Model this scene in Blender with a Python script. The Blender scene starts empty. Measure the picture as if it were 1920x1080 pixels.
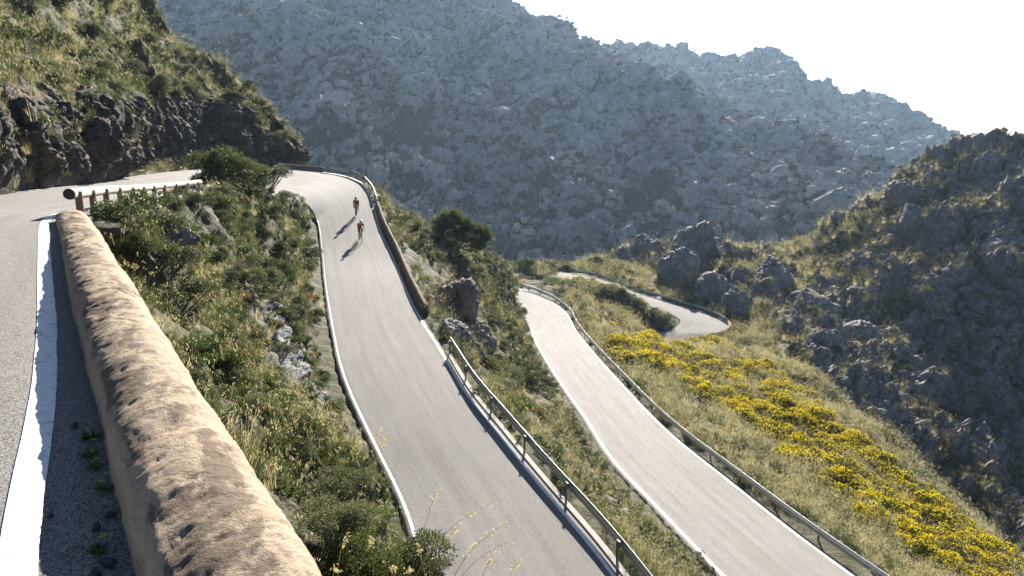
import bpy, bmesh, math, random
import numpy as np
from math import radians as RAD
from mathutils import Vector, Matrix

# ------------------------------------------------------------------ camera, sky, sun, exposure
S = bpy.context.scene
COL = S.collection
FPX, HY, CZ = 1400.0, 230.0, 1.9
PITCH = math.atan((540 - HY) / FPX)
cam = bpy.data.cameras.new('camera')
cam.sensor_width = 36.0
cam.lens = FPX / 1920 * 36
cam.clip_start, cam.clip_end = 0.1, 8000
camo = bpy.data.objects.new('camera', cam)
COL.objects.link(camo)
camo.location = (0, 0, CZ)
camo.rotation_euler = (math.pi / 2 - PITCH, 0, 0)
S.camera = camo

SUN_EL, SUN_AZ = RAD(26), RAD(7)          # azimuth measured from +Y towards +X
world = bpy.data.worlds.new('World')
S.world = world
world.use_nodes = True
nt = world.node_tree
nt.nodes.clear()
wo = nt.nodes.new('ShaderNodeOutputWorld')
bg = nt.nodes.new('ShaderNodeBackground')
sk = nt.nodes.new('ShaderNodeTexSky')
sk.sky_type = 'NISHITA'
sk.sun_disc = False
sk.sun_elevation = SUN_EL
sk.sun_rotation = SUN_AZ
sk.altitude = 300
sk.air_density, sk.dust_density, sk.ozone_density = 0.45, 0.25, 1.5
bg.inputs['Strength'].default_value = 0.05
nt.links.new(sk.outputs[0], bg.inputs[0])
nt.links.new(bg.outputs[0], wo.inputs[0])
sun = bpy.data.lights.new('sun', 'SUN')
sun.energy = 5.0
sun.angle = RAD(0.5)
sun.color = (1.0, 0.925, 0.82)
suno = bpy.data.objects.new('sun', sun)
COL.objects.link(suno)
SUND = Vector((math.sin(SUN_AZ) * math.cos(SUN_EL), math.cos(SUN_AZ) * math.cos(SUN_EL), math.sin(SUN_EL)))
suno.rotation_euler = SUND.to_track_quat('Z', 'Y').to_euler()
S.view_settings.view_transform = 'Standard'
S.view_settings.look = 'None'
S.view_settings.exposure = 1.98
S.view_settings.gamma = 1
S.view_settings.use_curve_mapping = False
S.render.engine = 'CYCLES'
S.cycles.use_denoising = True
S.cycles.max_bounces = 6
S.cycles.diffuse_bounces = 3
S.cycles.glossy_bounces = 2
S.cycles.transmission_bounces = 3
S.cycles.volume_bounces = 0
S.cycles.caustics_reflective = False
S.cycles.caustics_refractive = False

rng = np.random.default_rng(7)
random.seed(7)

# ------------------------------------------------------------------ small tools
def ratio(px, py):
    a = (px - 960) / FPX
    b = (py - 540) / FPX
    y = math.cos(PITCH) - b * math.sin(PITCH)
    z = -math.sin(PITCH) - b * math.cos(PITCH)
    return a / y, z / y

def az(px, py, z):
    a, c = ratio(px, py)
    Y = (z - CZ) / c
    return np.array([a * Y, Y, z])

def ay(px, py, Y):
    a, c = ratio(px, py)
    return np.array([a * Y, Y, CZ + c * Y])

def topx(P):
    P = np.asarray(P, float)
    x, y, z = P[..., 0], P[..., 1], P[..., 2] - CZ
    d = y * math.cos(PITCH) - z * math.sin(PITCH)
    u = y * math.sin(PITCH) + z * math.cos(PITCH)
    return np.stack([960 + FPX * x / d, 540 - FPX * u / d, d], -1)

_p = np.random.default_rng(3).permutation(256)
_perm = np.concatenate([_p, _p, _p])
_g = np.random.default_rng(4).normal(size=(256, 3))
_g /= np.linalg.norm(_g, axis=1)[:, None]
_w = np.random.default_rng(5).random((256, 3))

def pnoise(P):
    P = np.asarray(P, float)
    I = np.floor(P).astype(np.int64)
    F = P - I
    U = F * F * F * (F * (F * 6 - 15) + 10)
    I &= 255
    out = 0
    for dx in (0, 1):
        wx = U[:, 0] if dx else 1 - U[:, 0]
        a = _perm[(I[:, 0] + dx) & 255]
        for dy in (0, 1):
            wy = U[:, 1] if dy else 1 - U[:, 1]
            b = _perm[a + ((I[:, 1] + dy) & 255)]
            for dz in (0, 1):
                wz = U[:, 2] if dz else 1 - U[:, 2]
                h = _perm[b + ((I[:, 2] + dz) & 255)]
                g = _g[h]
                out = out + wx * wy * wz * (g[:, 0] * (F[:, 0] - dx) + g[:, 1] * (F[:, 1] - dy) + g[:, 2] * (F[:, 2] - dz))
    return out * 1.5

def fbm(P, o=4, gain=0.5):
    P = np.asarray(P, float)
    s, a = 0, 1.0
    for i in range(o):
        s = s + a * pnoise(P * (2.03 ** i) + i * 17.3)
        a *= gain
    return s

def ridged(P, o=4, gain=0.55):
    P = np.asarray(P, float)
    s, a = 0, 1.0
    for i in range(o):
        s = s + a * (1 - 2 * np.abs(pnoise(P * (2.07 ** i) + i * 9.1)))
        a *= gain
    return s

def worley(P, tilt=False):
    """nearest and second nearest feature distances, and a random number of the nearest cell"""
    P = np.asarray(P, float)
    I = np.floor(P).astype(np.int64)
    F = P - I
    f1 = np.full(len(P), 9.0)
    f2 = np.full(len(P), 9.0)
    idc = np.zeros(len(P))
    tl = np.zeros(len(P))
    for dx in (-1, 0, 1):
        for dy in (-1, 0, 1):
            for dz in (-1, 0, 1):
                h = _perm[_perm[_perm[(I[:, 0] + dx) & 255] + ((I[:, 1] + dy) & 255)] + ((I[:, 2] + dz) & 255)]
                w = _w[h]
                r0, r1, r2 = F[:, 0] - dx - w[:, 0], F[:, 1] - dy - w[:, 1], F[:, 2] - dz - w[:, 2]
                d = np.sqrt(r0 * r0 + r1 * r1 + r2 * r2)
                g = _g[h]
                n = d < f1
                f2 = np.where(n, f1, np.minimum(f2, d))
                idc = np.where(n, h / 255.0, idc)
                if tilt: tl = np.where(n, r0 * g[:, 0] + r1 * g[:, 1] + r2 * g[:, 2], tl)
                f1 = np.where(n, d, f1)
    return (f1, f2, idc, tl) if tilt else (f1, f2, idc)

def sstep(a, b, x):
    t = np.clip((x - a) / (b - a), 0, 1)
    return t * t * (3 - 2 * t)

def mesh_np(name, V, F, smooth=True):
    V = np.ascontiguousarray(V, np.float32)
    F = np.ascontiguousarray(F, np.int32)
    me = bpy.data.meshes.new(name)
    me.vertices.add(len(V))
    me.vertices.foreach_set('co', V.ravel())
    me.loops.add(F.size)
    me.loops.foreach_set('vertex_index', F.ravel())
    me.polygons.add(len(F))
    me.polygons.foreach_set('loop_start', np.arange(0, F.size, F.shape[1], dtype=np.int32))
    me.polygons.foreach_set('use_smooth', np.full(len(F), smooth, dtype=bool))
    me.update(calc_edges=True)
    return me

def attr(me, name, vals, typ='FLOAT'):
    a = me.attributes.new(name, typ, 'POINT')
    key = {'FLOAT': 'value', 'INT': 'value', 'FLOAT_VECTOR': 'vector'}[typ]
    a.data.foreach_set(key, np.ascontiguousarray(vals, np.int32 if typ == 'INT' else np.float32).ravel())

def grid_faces(n, m):
    i = np.arange(n * m).reshape(n, m)
    return np.stack([i[:-1, :-1], i[:-1, 1:], i[1:, 1:], i[1:, :-1]], -1).reshape(-1, 4)

def grid_normals(G):
    du = np.gradient(G, axis=0)
    dv = np.gradient(G, axis=1)
    n = np.cross(dv, du)
    return n / (np.linalg.norm(n, axis=2, keepdims=True) + 1e-9)

def catmull(P, n):
    """n points along a centripetal-ish spline through P, evenly spaced by chord"""
    P = np.asarray(P, float)
    d = np.r_[0, np.cumsum(np.linalg.norm(np.diff(P[:, :3], axis=0), axis=1))]
    return spline(d, P, np.linspace(0, d[-1], n))

def spline(t, P, q):
    """cubic Hermite with finite-difference tangents"""
    t = np.asarray(t, float)
    P = np.asarray(P, float)
    sl = np.diff(P, axis=0) / np.diff(t)[:, None]
    m = np.vstack([sl[:1], (sl[:-1] * np.diff(t)[1:, None] + sl[1:] * np.diff(t)[:-1, None]) / (t[2:] - t[:-2])[:, None], sl[-1:]])
    k = np.clip(np.searchsorted(t, q, side='right') - 1, 0, len(t) - 2)
    h = (t[k + 1] - t[k])[:, None]
    u = ((q - t[k]) / (t[k + 1] - t[k]))[:, None]
    return ((2 * u ** 3 - 3 * u ** 2 + 1) * P[k] + (u ** 3 - 2 * u ** 2 + u) * h * m[k] + (-2 * u ** 3 + 3 * u ** 2) * P[k + 1] + (u ** 3 - u ** 2) * h * m[k + 1])

def tag(o, label=None, cat=None, group=None, kind=None):
    if label: o['label'] = label
    if cat: o['category'] = cat
    if group: o['group'] = group
    if kind: o['kind'] = kind
    return o

def link(name, me, m=None, parent=None):
    o = bpy.data.objects.new(name, me)
    COL.objects.link(o)
    if m is not None and me is not None:
        me.materials.clear()
        for q in (m if isinstance(m, (list, tuple)) else [m]): me.materials.append(q)
    if parent: o.parent = parent
    return o

def empty(name, loc=(0, 0, 0), rz=0):
    o = bpy.data.objects.new(name, None)
    COL.objects.link(o)
    o.location = loc
    o.rotation_euler = (0, 0, rz)
    o.empty_display_size = 0.2
    return o

# ------------------------------------------------------------------ materials
class MT:
    def __init__(s, name):
        s.m = bpy.data.materials.new(name)
        s.m.use_nodes = True
        s.t = s.m.node_tree
        s.t.nodes.clear()
        s.out = s.t.nodes.new('ShaderNodeOutputMaterial')
    def n(s, typ, props=None, **ins):
        nd = s.t.nodes.new('ShaderNode' + typ)
        for k, v in (props or {}).items(): setattr(nd, k, v)
        for k, v in ins.items():
            key = k.replace('_', ' ')
            so = nd.inputs[int(k[1:])] if k[0] == 'i' and k[1:].isdigit() else nd.inputs[key]
            s.set(so, v)
        return nd
    def set(s, so, v):
        if isinstance(v, bpy.types.NodeSocket): s.t.links.new(v, so)
        elif isinstance(v, bpy.types.Node): s.t.links.new(v.outputs[0], so)
        elif isinstance(v, tuple) and len(v) == 3 and so.type == 'RGBA': so.default_value = (*v, 1)
        else: so.default_value = v
    def coord(s, which='Object', scale=(1, 1, 1), rot=(0, 0, 0)):
        tc = s.n('TexCoord')
        mp = s.n('Mapping', None, i0=tc.outputs[which])
        mp.inputs['Scale'].default_value = scale
        mp.inputs['Rotation'].default_value = rot
        return mp.outputs[0]
    def noise(s, vec, scale, detail=4, rough=0.55, dist=0.0):
        nd = s.n('TexNoise', None, Vector=vec, Scale=scale, Detail=detail, Roughness=rough, Distortion=dist)
        return nd.outputs[0]
    def vor(s, vec, scale, feature='F1', out=0):
        nd = s.n('TexVoronoi', {'feature': feature}, Vector=vec, Scale=scale)
        return nd.outputs[out]
    def ramp(s, fac, stops, interp='LINEAR'):
        nd = s.n('ValToRGB', None, Fac=fac)
        cr = nd.color_ramp
        cr.interpolation = interp
        while len(cr.elements) < len(stops): cr.elements.new(0.5)
        for e, (p, c) in zip(cr.elements, stops):
            e.position = p
            e.color = (c, c, c, 1) if isinstance(c, (int, float)) else (*c, 1)
        return nd.outputs[0]
    def mix(s, fac, a, b, mode='MIX'):
        nd = s.n('Mix', {'data_type': 'RGBA', 'blend_type': mode})
        s.set(nd.inputs[0], fac); s.set(nd.inputs[6], a); s.set(nd.inputs[7], b)
        return nd.outputs[2]
    def math(s, op, a, b=0.0, clamp=False):
        nd = s.n('Math', {'operation': op, 'use_clamp': clamp})
        s.set(nd.inputs[0], a); s.set(nd.inputs[1], b)
        return nd.outputs[0]
    def attr(s, name):
        return s.n('Attribute', {'attribute_name': name}).outputs['Fac']
    def bump(s, h, strength=0.5, dist=0.1):
        return s.n('Bump', None, Height=h, Strength=strength, Distance=dist).outputs[0]
    def bsdf(s, color, rough=0.8, spec=0.3, normal=None, metal=0.0):
        b = s.n('BsdfPrincipled')
        s.set(b.inputs['Base Color'], color)
        s.set(b.inputs['Roughness'], rough)
        b.inputs['Metallic'].default_value = metal
        b.inputs['Specular IOR Level'].default_value = spec
        if normal is not None: s.set(b.inputs['Normal'], normal)
        return b
    def done(s, sh):
        s.t.links.new(sh.outputs[0] if isinstance(sh, bpy.types.Node) else sh, s.out.inputs[0])
        return s.m

def plain(name, color, rough=0.6, spec=0.4, metal=0.0, var=0.25, scale=6.0):
    t = MT(name)
    v = t.coord()
    n = t.noise(v, scale, 5)
    c = t.mix(n, tuple(x * (1 - var) for x in color), tuple(min(1, x * (1 + var)) for x in color))
    return t.done(t.bsdf(c, rough, spec, t.bump(n, 0.15, 0.02), metal))

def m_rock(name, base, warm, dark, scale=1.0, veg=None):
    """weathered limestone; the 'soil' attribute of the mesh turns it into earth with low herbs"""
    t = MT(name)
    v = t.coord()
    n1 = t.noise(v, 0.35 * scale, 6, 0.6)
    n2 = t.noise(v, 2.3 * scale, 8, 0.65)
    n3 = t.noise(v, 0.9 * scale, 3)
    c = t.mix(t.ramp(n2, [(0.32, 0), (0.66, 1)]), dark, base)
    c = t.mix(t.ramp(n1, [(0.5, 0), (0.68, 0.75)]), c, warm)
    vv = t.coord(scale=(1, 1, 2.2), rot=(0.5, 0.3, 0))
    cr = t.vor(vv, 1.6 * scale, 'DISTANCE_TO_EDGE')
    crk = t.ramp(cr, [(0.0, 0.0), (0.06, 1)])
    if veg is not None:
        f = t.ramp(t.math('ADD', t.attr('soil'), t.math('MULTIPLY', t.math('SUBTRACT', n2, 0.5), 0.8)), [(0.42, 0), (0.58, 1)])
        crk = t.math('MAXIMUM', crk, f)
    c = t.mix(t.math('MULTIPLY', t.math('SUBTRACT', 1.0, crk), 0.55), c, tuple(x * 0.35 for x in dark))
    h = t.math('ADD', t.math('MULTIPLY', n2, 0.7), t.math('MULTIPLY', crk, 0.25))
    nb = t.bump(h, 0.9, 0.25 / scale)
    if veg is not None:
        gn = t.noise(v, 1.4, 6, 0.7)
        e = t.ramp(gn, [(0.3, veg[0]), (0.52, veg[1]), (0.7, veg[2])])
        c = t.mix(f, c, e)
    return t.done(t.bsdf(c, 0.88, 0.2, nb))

M = {}
def m_asphalt():
    t = MT('asphalt')
    v = t.coord()
    uv = t.n('UVMap').outputs[0]
    sp = t.n('SeparateXYZ', None, i0=uv)
    u = sp.outputs[0]
    fine = t.vor(v, 170.0, 'F1', 0)
    agg = t.n('TexVoronoi', None, Vector=v, Scale=150.0).outputs[1]
    aggv = t.n('SeparateColor', None, i0=agg).outputs[0]
    big = t.noise(v, 0.35, 5, 0.6)
    mid = t.noise(v, 2.5, 5, 0.6)
    base = t.mix(t.ramp(big, [(0.3, 0), (0.7, 1)]), (0.192, 0.191, 0.19), (0.25, 0.248, 0.246))
    base = t.mix(t.math('MULTIPLY', mid, 0.5), base, (0.276, 0.273, 0.27))
    # polished wheel paths run along the lanes
    s = t.math('SINE', t.math('MULTIPLY', u, 25.0))
    strm = t.noise(t.n('Mapping', None, i0=uv, Scale=(14, 0.12, 1)).outputs[0], 1.0, 4)
    base = t.mix(t.ramp(strm, [(0.38, 0), (0.7, 0.8)]), base, (0.155, 0.148, 0.141))
    base = t.mix(t.math('MULTIPLY', t.ramp(s, [(0.5, 0), (1, 1)]), 0.22), base, (0.29, 0.28, 0.268))
    c = t.mix(t.ramp(aggv, [(0.0, 1), (0.4, 0.35), (0.7, 0)]), base, (0.035, 0.034, 0.034))
    c = t.mix(t.ramp(aggv, [(0.72, 0), (0.95, 0.85)]), c, (0.36, 0.33, 0.29))
    # the odd sealed crack
    ck = t.vor(t.n('Mapping', None, i0=v, Scale=(0.16, 0.16, 0.16)).outputs[0], 1.0, 'DISTANCE_TO_EDGE')
    ck = t.math('ADD', ck, t.math('MULTIPLY', t.math('SUBTRACT', t.noise(v, 1.5, 6, 0.7), 0.5), 0.1))
    ckm = t.math('MULTIPLY', t.ramp(t.math('ABSOLUTE', ck), [(0, 1), (0.005, 0)]), 0.14)
    c = t.mix(ckm, c, (0.05, 0.047, 0.045))
    return t.done(t.bsdf(c, 0.86, 0.14, t.bump(fine, 0.5, 0.006)))
M['asphalt'] = m_asphalt()

def m_paint():
    t = MT('road_paint')
    v = t.coord()
    n = t.noise(v, 9.0, 7, 0.7)
    g = t.noise(v, 70.0, 3, 0.6)
    w = t.ramp(t.math('ADD', t.math('MULTIPLY', n, 0.6), t.math('MULTIPLY', g, 0.4)), [(0.39, 0), (0.47, 1)])
    c = t.mix(w, (0.32, 0.31, 0.29), t.mix(n, (0.66, 0.655, 0.64), (0.8, 0.8, 0.79)))
    return t.done(t.bsdf(c, 0.55, 0.4, t.bump(t.vor(v, 75.0), 0.25, 0.008)))
M['paint'] = m_paint()

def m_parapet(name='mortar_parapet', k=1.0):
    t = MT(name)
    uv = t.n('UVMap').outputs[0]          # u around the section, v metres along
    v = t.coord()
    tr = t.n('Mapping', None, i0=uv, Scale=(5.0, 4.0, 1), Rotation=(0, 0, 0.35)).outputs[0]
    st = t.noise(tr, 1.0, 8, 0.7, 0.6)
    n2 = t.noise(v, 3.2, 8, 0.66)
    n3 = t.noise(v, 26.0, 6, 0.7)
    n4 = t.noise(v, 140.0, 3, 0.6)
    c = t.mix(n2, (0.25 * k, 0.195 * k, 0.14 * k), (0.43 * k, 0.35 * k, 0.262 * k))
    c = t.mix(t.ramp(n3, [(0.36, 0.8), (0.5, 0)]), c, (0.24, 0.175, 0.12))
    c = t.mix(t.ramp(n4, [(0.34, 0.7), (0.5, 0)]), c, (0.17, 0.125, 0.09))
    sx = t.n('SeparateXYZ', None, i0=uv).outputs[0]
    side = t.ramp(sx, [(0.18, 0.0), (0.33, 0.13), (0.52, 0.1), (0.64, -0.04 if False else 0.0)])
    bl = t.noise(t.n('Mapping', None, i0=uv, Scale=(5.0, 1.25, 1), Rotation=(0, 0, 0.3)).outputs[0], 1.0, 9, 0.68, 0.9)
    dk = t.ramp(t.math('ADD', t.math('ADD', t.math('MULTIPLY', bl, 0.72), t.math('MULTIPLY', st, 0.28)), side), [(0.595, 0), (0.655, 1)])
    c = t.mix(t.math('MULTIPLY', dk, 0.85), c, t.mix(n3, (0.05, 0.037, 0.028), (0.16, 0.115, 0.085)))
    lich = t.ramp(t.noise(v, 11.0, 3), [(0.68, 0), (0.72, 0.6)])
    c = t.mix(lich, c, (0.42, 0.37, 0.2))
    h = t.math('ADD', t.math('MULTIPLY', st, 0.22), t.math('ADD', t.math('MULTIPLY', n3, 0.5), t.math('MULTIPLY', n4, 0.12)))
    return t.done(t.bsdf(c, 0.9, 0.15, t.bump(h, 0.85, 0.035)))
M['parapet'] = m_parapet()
M['dark_parapet'] = m_parapet('shade_darkened_parapet', 0.42)  # same mortar darkened: shade on the middle road parapet's face put into the colour
M['limestone'] = m_rock('limestone', (0.24, 0.237, 0.235), (0.25, 0.185, 0.14), (0.09, 0.088, 0.087), 1.0)
M['red_stone'] = m_rock('reddish_limestone', (0.27, 0.225, 0.2), (0.33, 0.17, 0.10), (0.1, 0.08, 0.07), 1.0)
M['brown_stone'] = m_rock('brown_limestone', (0.26, 0.21, 0.175), (0.28, 0.17, 0.11), (0.08, 0.066, 0.058), 1.4)
VEG_NEAR = [(0.02, 0.02, 0.01), (0.055, 0.052, 0.023), (0.14, 0.112, 0.058)]
M['ground'] = m_rock('hillside_earth', (0.27, 0.268, 0.27), (0.24, 0.175, 0.135), (0.075, 0.074, 0.076), 0.6, VEG_NEAR)
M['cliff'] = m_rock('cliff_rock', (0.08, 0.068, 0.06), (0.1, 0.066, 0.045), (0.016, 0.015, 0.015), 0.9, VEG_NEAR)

def m_mountain(name, sc):
    t = MT(name)
    v = t.coord()
    n2 = t.noise(v, 0.16 * sc, 8, 0.7)
    rock = t.mix(t.ramp(n2, [(0.3, 0), (0.7, 1)]), (0.12, 0.12, 0.122), (0.42, 0.42, 0.42))
    rock = t.mix(t.ramp(t.noise(v, 0.02 * sc, 4), [(0.58, 0), (0.74, 0.5)]), rock, (0.27, 0.2, 0.16))
    f = t.ramp(t.math('ADD', t.attr('soil'), t.math('MULTIPLY', t.math('SUBTRACT', n2, 0.5), 0.9)), [(0.4, 0), (0.6, 0.95)])
    c = t.mix(f, rock, t.mix(n2, (0.018, 0.022, 0.013), (0.05, 0.052, 0.03)))
    return t.done(t.bsdf(c, 0.92, 0.1, t.bump(n2, 0.9, 2.0 / sc)))
M['mountain'] = m_mountain('mountain_rock', 1.0)
M['far_mountain'] = m_mountain('far_mountain_rock', 0.6)

def m_leaf(name, c1, c2, trans=0.35, spec=0.25, rough=0.5, tc=None):
    t = MT(name)
    oi = t.n('ObjectInfo').outputs['Random']
    geo = t.n('NewGeometry')
    v = t.coord()
    n = t.noise(v, 3.0, 2)
    isl = geo.outputs['Random Per Island']
    f = t.math('ADD', t.math('MULTIPLY', oi, 0.5), t.math('ADD', t.math('MULTIPLY', isl, 0.35), t.math('MULTIPLY', t.math('SUBTRACT', n, 0.35), 0.4)))
    c = t.mix(f, c1, c2)
    b = t.bsdf(c, rough, spec)
    tr = t.n('BsdfTranslucent', None, Color=t.mix(0.5, c, tc) if tc else c)
    ms = t.n('MixShader', None, i0=trans, i1=b.outputs[0], i2=tr.outputs[0])
    return t.done(ms)
M['straw'] = m_leaf('dry_grass_blade', (0.28, 0.235, 0.1), (0.58, 0.51, 0.29), 0.45, 0.2)
M['green_grass'] = m_leaf('green_grass_blade', (0.05, 0.075, 0.018), (0.17, 0.19, 0.055), 0.45, 0.25)
M['mastic'] = m_leaf('mastic_leaf', (0.014, 0.023, 0.007), (0.12, 0.142, 0.042), 0.4, 0.2, 0.5)
M['olive'] = m_leaf('olive_grey_leaf', (0.035, 0.044, 0.017), (0.17, 0.18, 0.08), 0.35, 0.3, 0.5)
M['bright'] = m_leaf('fresh_green_leaf', (0.035, 0.055, 0.014), (0.09, 0.125, 0.035), 0.4, 0.3, 0.45)
M['rust'] = m_leaf('rusty_leaf', (0.12, 0.07, 0.03), (0.26, 0.16, 0.06), 0.4, 0.2, 0.6)
M['gorse_leaf'] = m_leaf('gorse_spine', (0.03, 0.04, 0.012), (0.09, 0.1, 0.03), 0.25, 0.2)
M['gorse_flower'] = m_leaf('gorse_flower', (0.46, 0.36, 0.008), (0.74, 0.6, 0.025), 0.4, 0.15)
M['scrub'] = m_leaf('mountain_scrub', (0.025, 0.032, 0.014), (0.07, 0.075, 0.035), 0.15, 0.1, 0.7)
M['twig'] = plain('twig_bark', (0.11, 0.085, 0.06), 0.85, 0.2)
M['steel'] = plain('galvanised_steel', (0.36, 0.37, 0.37), 0.42, 0.5, 0.75, 0.25, 3.0)
M['dark_steel'] = plain('weathered_steel_post', (0.2, 0.2, 0.2), 0.5, 0.5, 0.6, 0.3, 5.0)
M['post_wood'] = plain('post_wood', (0.23, 0.14, 0.08), 0.8, 0.2, 0, 0.4, 9.0)
M['log_wood'] = plain('weathered_log', (0.5, 0.44, 0.36), 0.75, 0.25, 0, 0.25, 7.0)
M['end_grain'] = plain('log_end_grain', (0.05, 0.04, 0.035), 0.9, 0.1)
M['kerb'] = plain('kerb_concrete', (0.36, 0.34, 0.31), 0.85, 0.2, 0, 0.3, 4.0)
# ------------------------------------------------------------------ roads: paired edge stations (inner x,y,z, outer x,y,z)
def pair(a, b): return list(a) + list(b)
RA = [pair((3.6, -6, 0), (-2.6, -9.7, 0)), pair((0.75, -0.7, 0), (-5.3, -4.4, 0)), pair((-0.92, 2.33, 0), (-7, -1.4, 0)), pair((-3.19, 5.88, 0), (-9.2, 2.4, 0)),
      pair((-5.18, 9.05, 0), (-11.2, 5.6, 0)), pair((-9.1, 15.4, -.1), (-14, 13, -.05)), pair((-11.3, 20, -.45), (-16.2, 19.5, -.25)),
      pair((-13.3, 26, -.85), (-17.9, 27.5, -.55)), pair((-14.8, 31, -1.2), (-20.2, 35, -.95)), pair((-16.8, 40, -1.7), (-23.3, 44, -1.35)),
      pair((-19.6, 51, -2.4), (-27.2, 57, -1.9)), pair((-21.6, 59, -3.2), (-29.4, 67, -2.3)), pair((-22.3, 63, -3.9), (-30, 75, -2.65)),
      pair((-22.2, 66.5, -4.5), (-28.6, 82, -3.05))]
def PA(l, r): return pair(az(*l), az(*r))
RA += [PA((551, 369, -5.0), (541, 317.5, -3.45)), PA((560, 371, -5.2), (605, 323, -3.9)), PA((572, 377, -5.6), (646, 329.5, -4.4)),
       PA((584, 390, -6.3), (671, 338.5, -4.9)), PA((593, 408, -7.2), (685, 353, -5.5)), PA((599, 430, -8.0), (699, 383, -6.6)),
       PA((602, 455, -8.7), (713, 430, -8.1)), PA((605, 480, -9.2), (735, 478, -9.25)), PA((611, 540, -9.9), (763, 544, -10.05)),
       PA((624, 620, -10.6), (788, 594, -10.6)), PA((639, 690, -11.1), (832, 663, -11.2)), PA((659, 745, -11.5), (871, 728, -11.6)),
       PA((699, 830, -12), (929, 801, -12)), PA((754, 945, -12.5), (1007, 897, -12.4)),
       pair((-2.9, 22.2, -12.75), az(1113, 1022, -12.7)), pair((-1.1, 17, -13), (4.5, 19, -12.95)), pair((0.6, 12, -13.2), (6.0, 14, -13.15)), pair((2.2, 7, -13.4), (7.6, 9, -13.35))]
def z3(px, py):
    a, c = ratio(px, py)
    Y = 16.9 / (-c - .1)
    return np.array([a * Y, Y, -15 - .1 * Y])
LB = [np.array([13.2, 12, -16.4]), np.array([11.2, 21, -17.1])] + [z3(x, y) for x, y in [(1350, 1079), (1290, 1017), (1226, 949), (1153, 872), (1091, 778), (1055, 727), (1021, 673), (1001, 637)]] + \
     [np.array(q, float) for q in [(2.2, 98, -24.8), (1.5, 105, -25.3), (-0.5, 112, -25.9), (-4.5, 118, -26.3), (-11, 121, -26.5)]]
RB_ = [np.array([19.3, 13, -16.4]), np.array([17.3, 21.6, -17.1])] + [z3(x, y) for x, y in [(1603, 1079), (1530, 1026), (1359, 893), (1273, 825), (1222, 778), (1170, 723), (1119, 667)]] + \
      [ay(1079, 617, 93.5), ay(1059, 583, 106), ay(1029, 562, 115), ay(1000, 549, 121.5), ay(973, 541, 125.5), ay(930, 534, 128)]
RB = None
def resample_pair(L, R, n):
    L, R = catmull(np.array(L), n), catmull(np.array(R), n)
    return np.hstack([L, R])
RB = resample_pair(LB, RB_, 40)
RC = [PA((1040, 522, -27.4), (1050, 509, -27.4)), PA((1105, 530, -28.5), (1112, 518, -28.5)), PA((1175, 557, -29.5), (1182, 543, -29.5)), PA((1230, 578, -30.5), (1262, 568, -30.5)),
      PA((1262, 591, -31), (1332, 590, -31.2)), PA((1277, 603, -31.4), (1364, 611, -31.6)), PA((1264, 616, -31.9), (1347, 626, -31.9)), PA((1235, 624, -32.2), (1310, 632, -32.3)),
      PA((1190, 632, -32.8), (1240, 645, -33)), PA((1120, 640, -33.4), (1150, 660, -33.6))]

def road_stations(P, step=0.35):
    P = np.array(P, float)
    mid = (P[:, :3] + P[:, 3:]) / 2
    d = np.r_[0, np.cumsum(np.linalg.norm(np.diff(mid, axis=0), axis=1))]
    return spline(d, P, np.linspace(0, d[-1], int(d[-1] / step))), d[-1]

ROADPTS, SPLAT = [], []
def build_road(name, P, lane=1.0):
    ST, ln = road_stations(P)
    n, m = len(ST), 13
    s = np.linspace(0, 1, m)
    G = ST[:, None, :3] * (1 - s[None, :, None]) + ST[:, None, 3:] * s[None, :, None]
    G[:, :, 2] += 0.05 * np.sin(np.pi * s)[None]
    sd = np.linspace(0, 1, 61)
    GD_ = ST[:, None, :3] * (1 - sd[None, :, None]) + ST[:, None, 3:] * sd[None, :, None]
    GD_[:, :, 2] += 0.05 * np.sin(np.pi * sd)[None]
    SPLAT.append(GD_.reshape(-1, 3))
    ROADPTS.append(G.reshape(-1, 3).copy())
    ed = (ST[:, 3:] - ST[:, :3])
    ed /= np.linalg.norm(ed[:, :2], axis=1)[:, None]
    ed[:, 2] = 0
    jl = (pnoise(np.c_[np.arange(n) * .35 * .8, np.zeros(n), np.zeros(n)]) * .12)[:, None]
    sk0 = G[:, 0] - ed * (0.12 + np.abs(jl)); sk1 = G[:, -1] + ed * (0.12 + np.abs(jl[::-1]))
    sk0[:, 2] -= 0.01; sk1[:, 2] -= 0.01
    dn0 = sk0 - ed * .12; dn1 = sk1 + ed * .12
    dn0[:, 2] -= .45; dn1[:, 2] -= .45
    G = np.concatenate([dn0[:, None], sk0[:, None], G, sk1[:, None], dn1[:, None]], 1)
    me = mesh_np(name, G.reshape(-1, 3), grid_faces(n, m + 4)[:, ::-1])
    uv = me.uv_layers.new(name='UVMap')
    us = np.r_[-.03, -.02, s, 1.02, 1.03]
    UV = np.stack([np.broadcast_to(us, (n, m + 4)), np.broadcast_to((np.arange(n) * .35)[:, None], (n, m + 4))], -1).reshape(-1, 2)
    li = np.empty(len(me.loops), np.int32)
    me.loops.foreach_get('vertex_index', li)
    uv.data.foreach_set('uv', UV[li].astype(np.float32).ravel())
    o = link(name, me, M['asphalt'])
    tag(o, kind='structure')
    return o, ST
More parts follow.
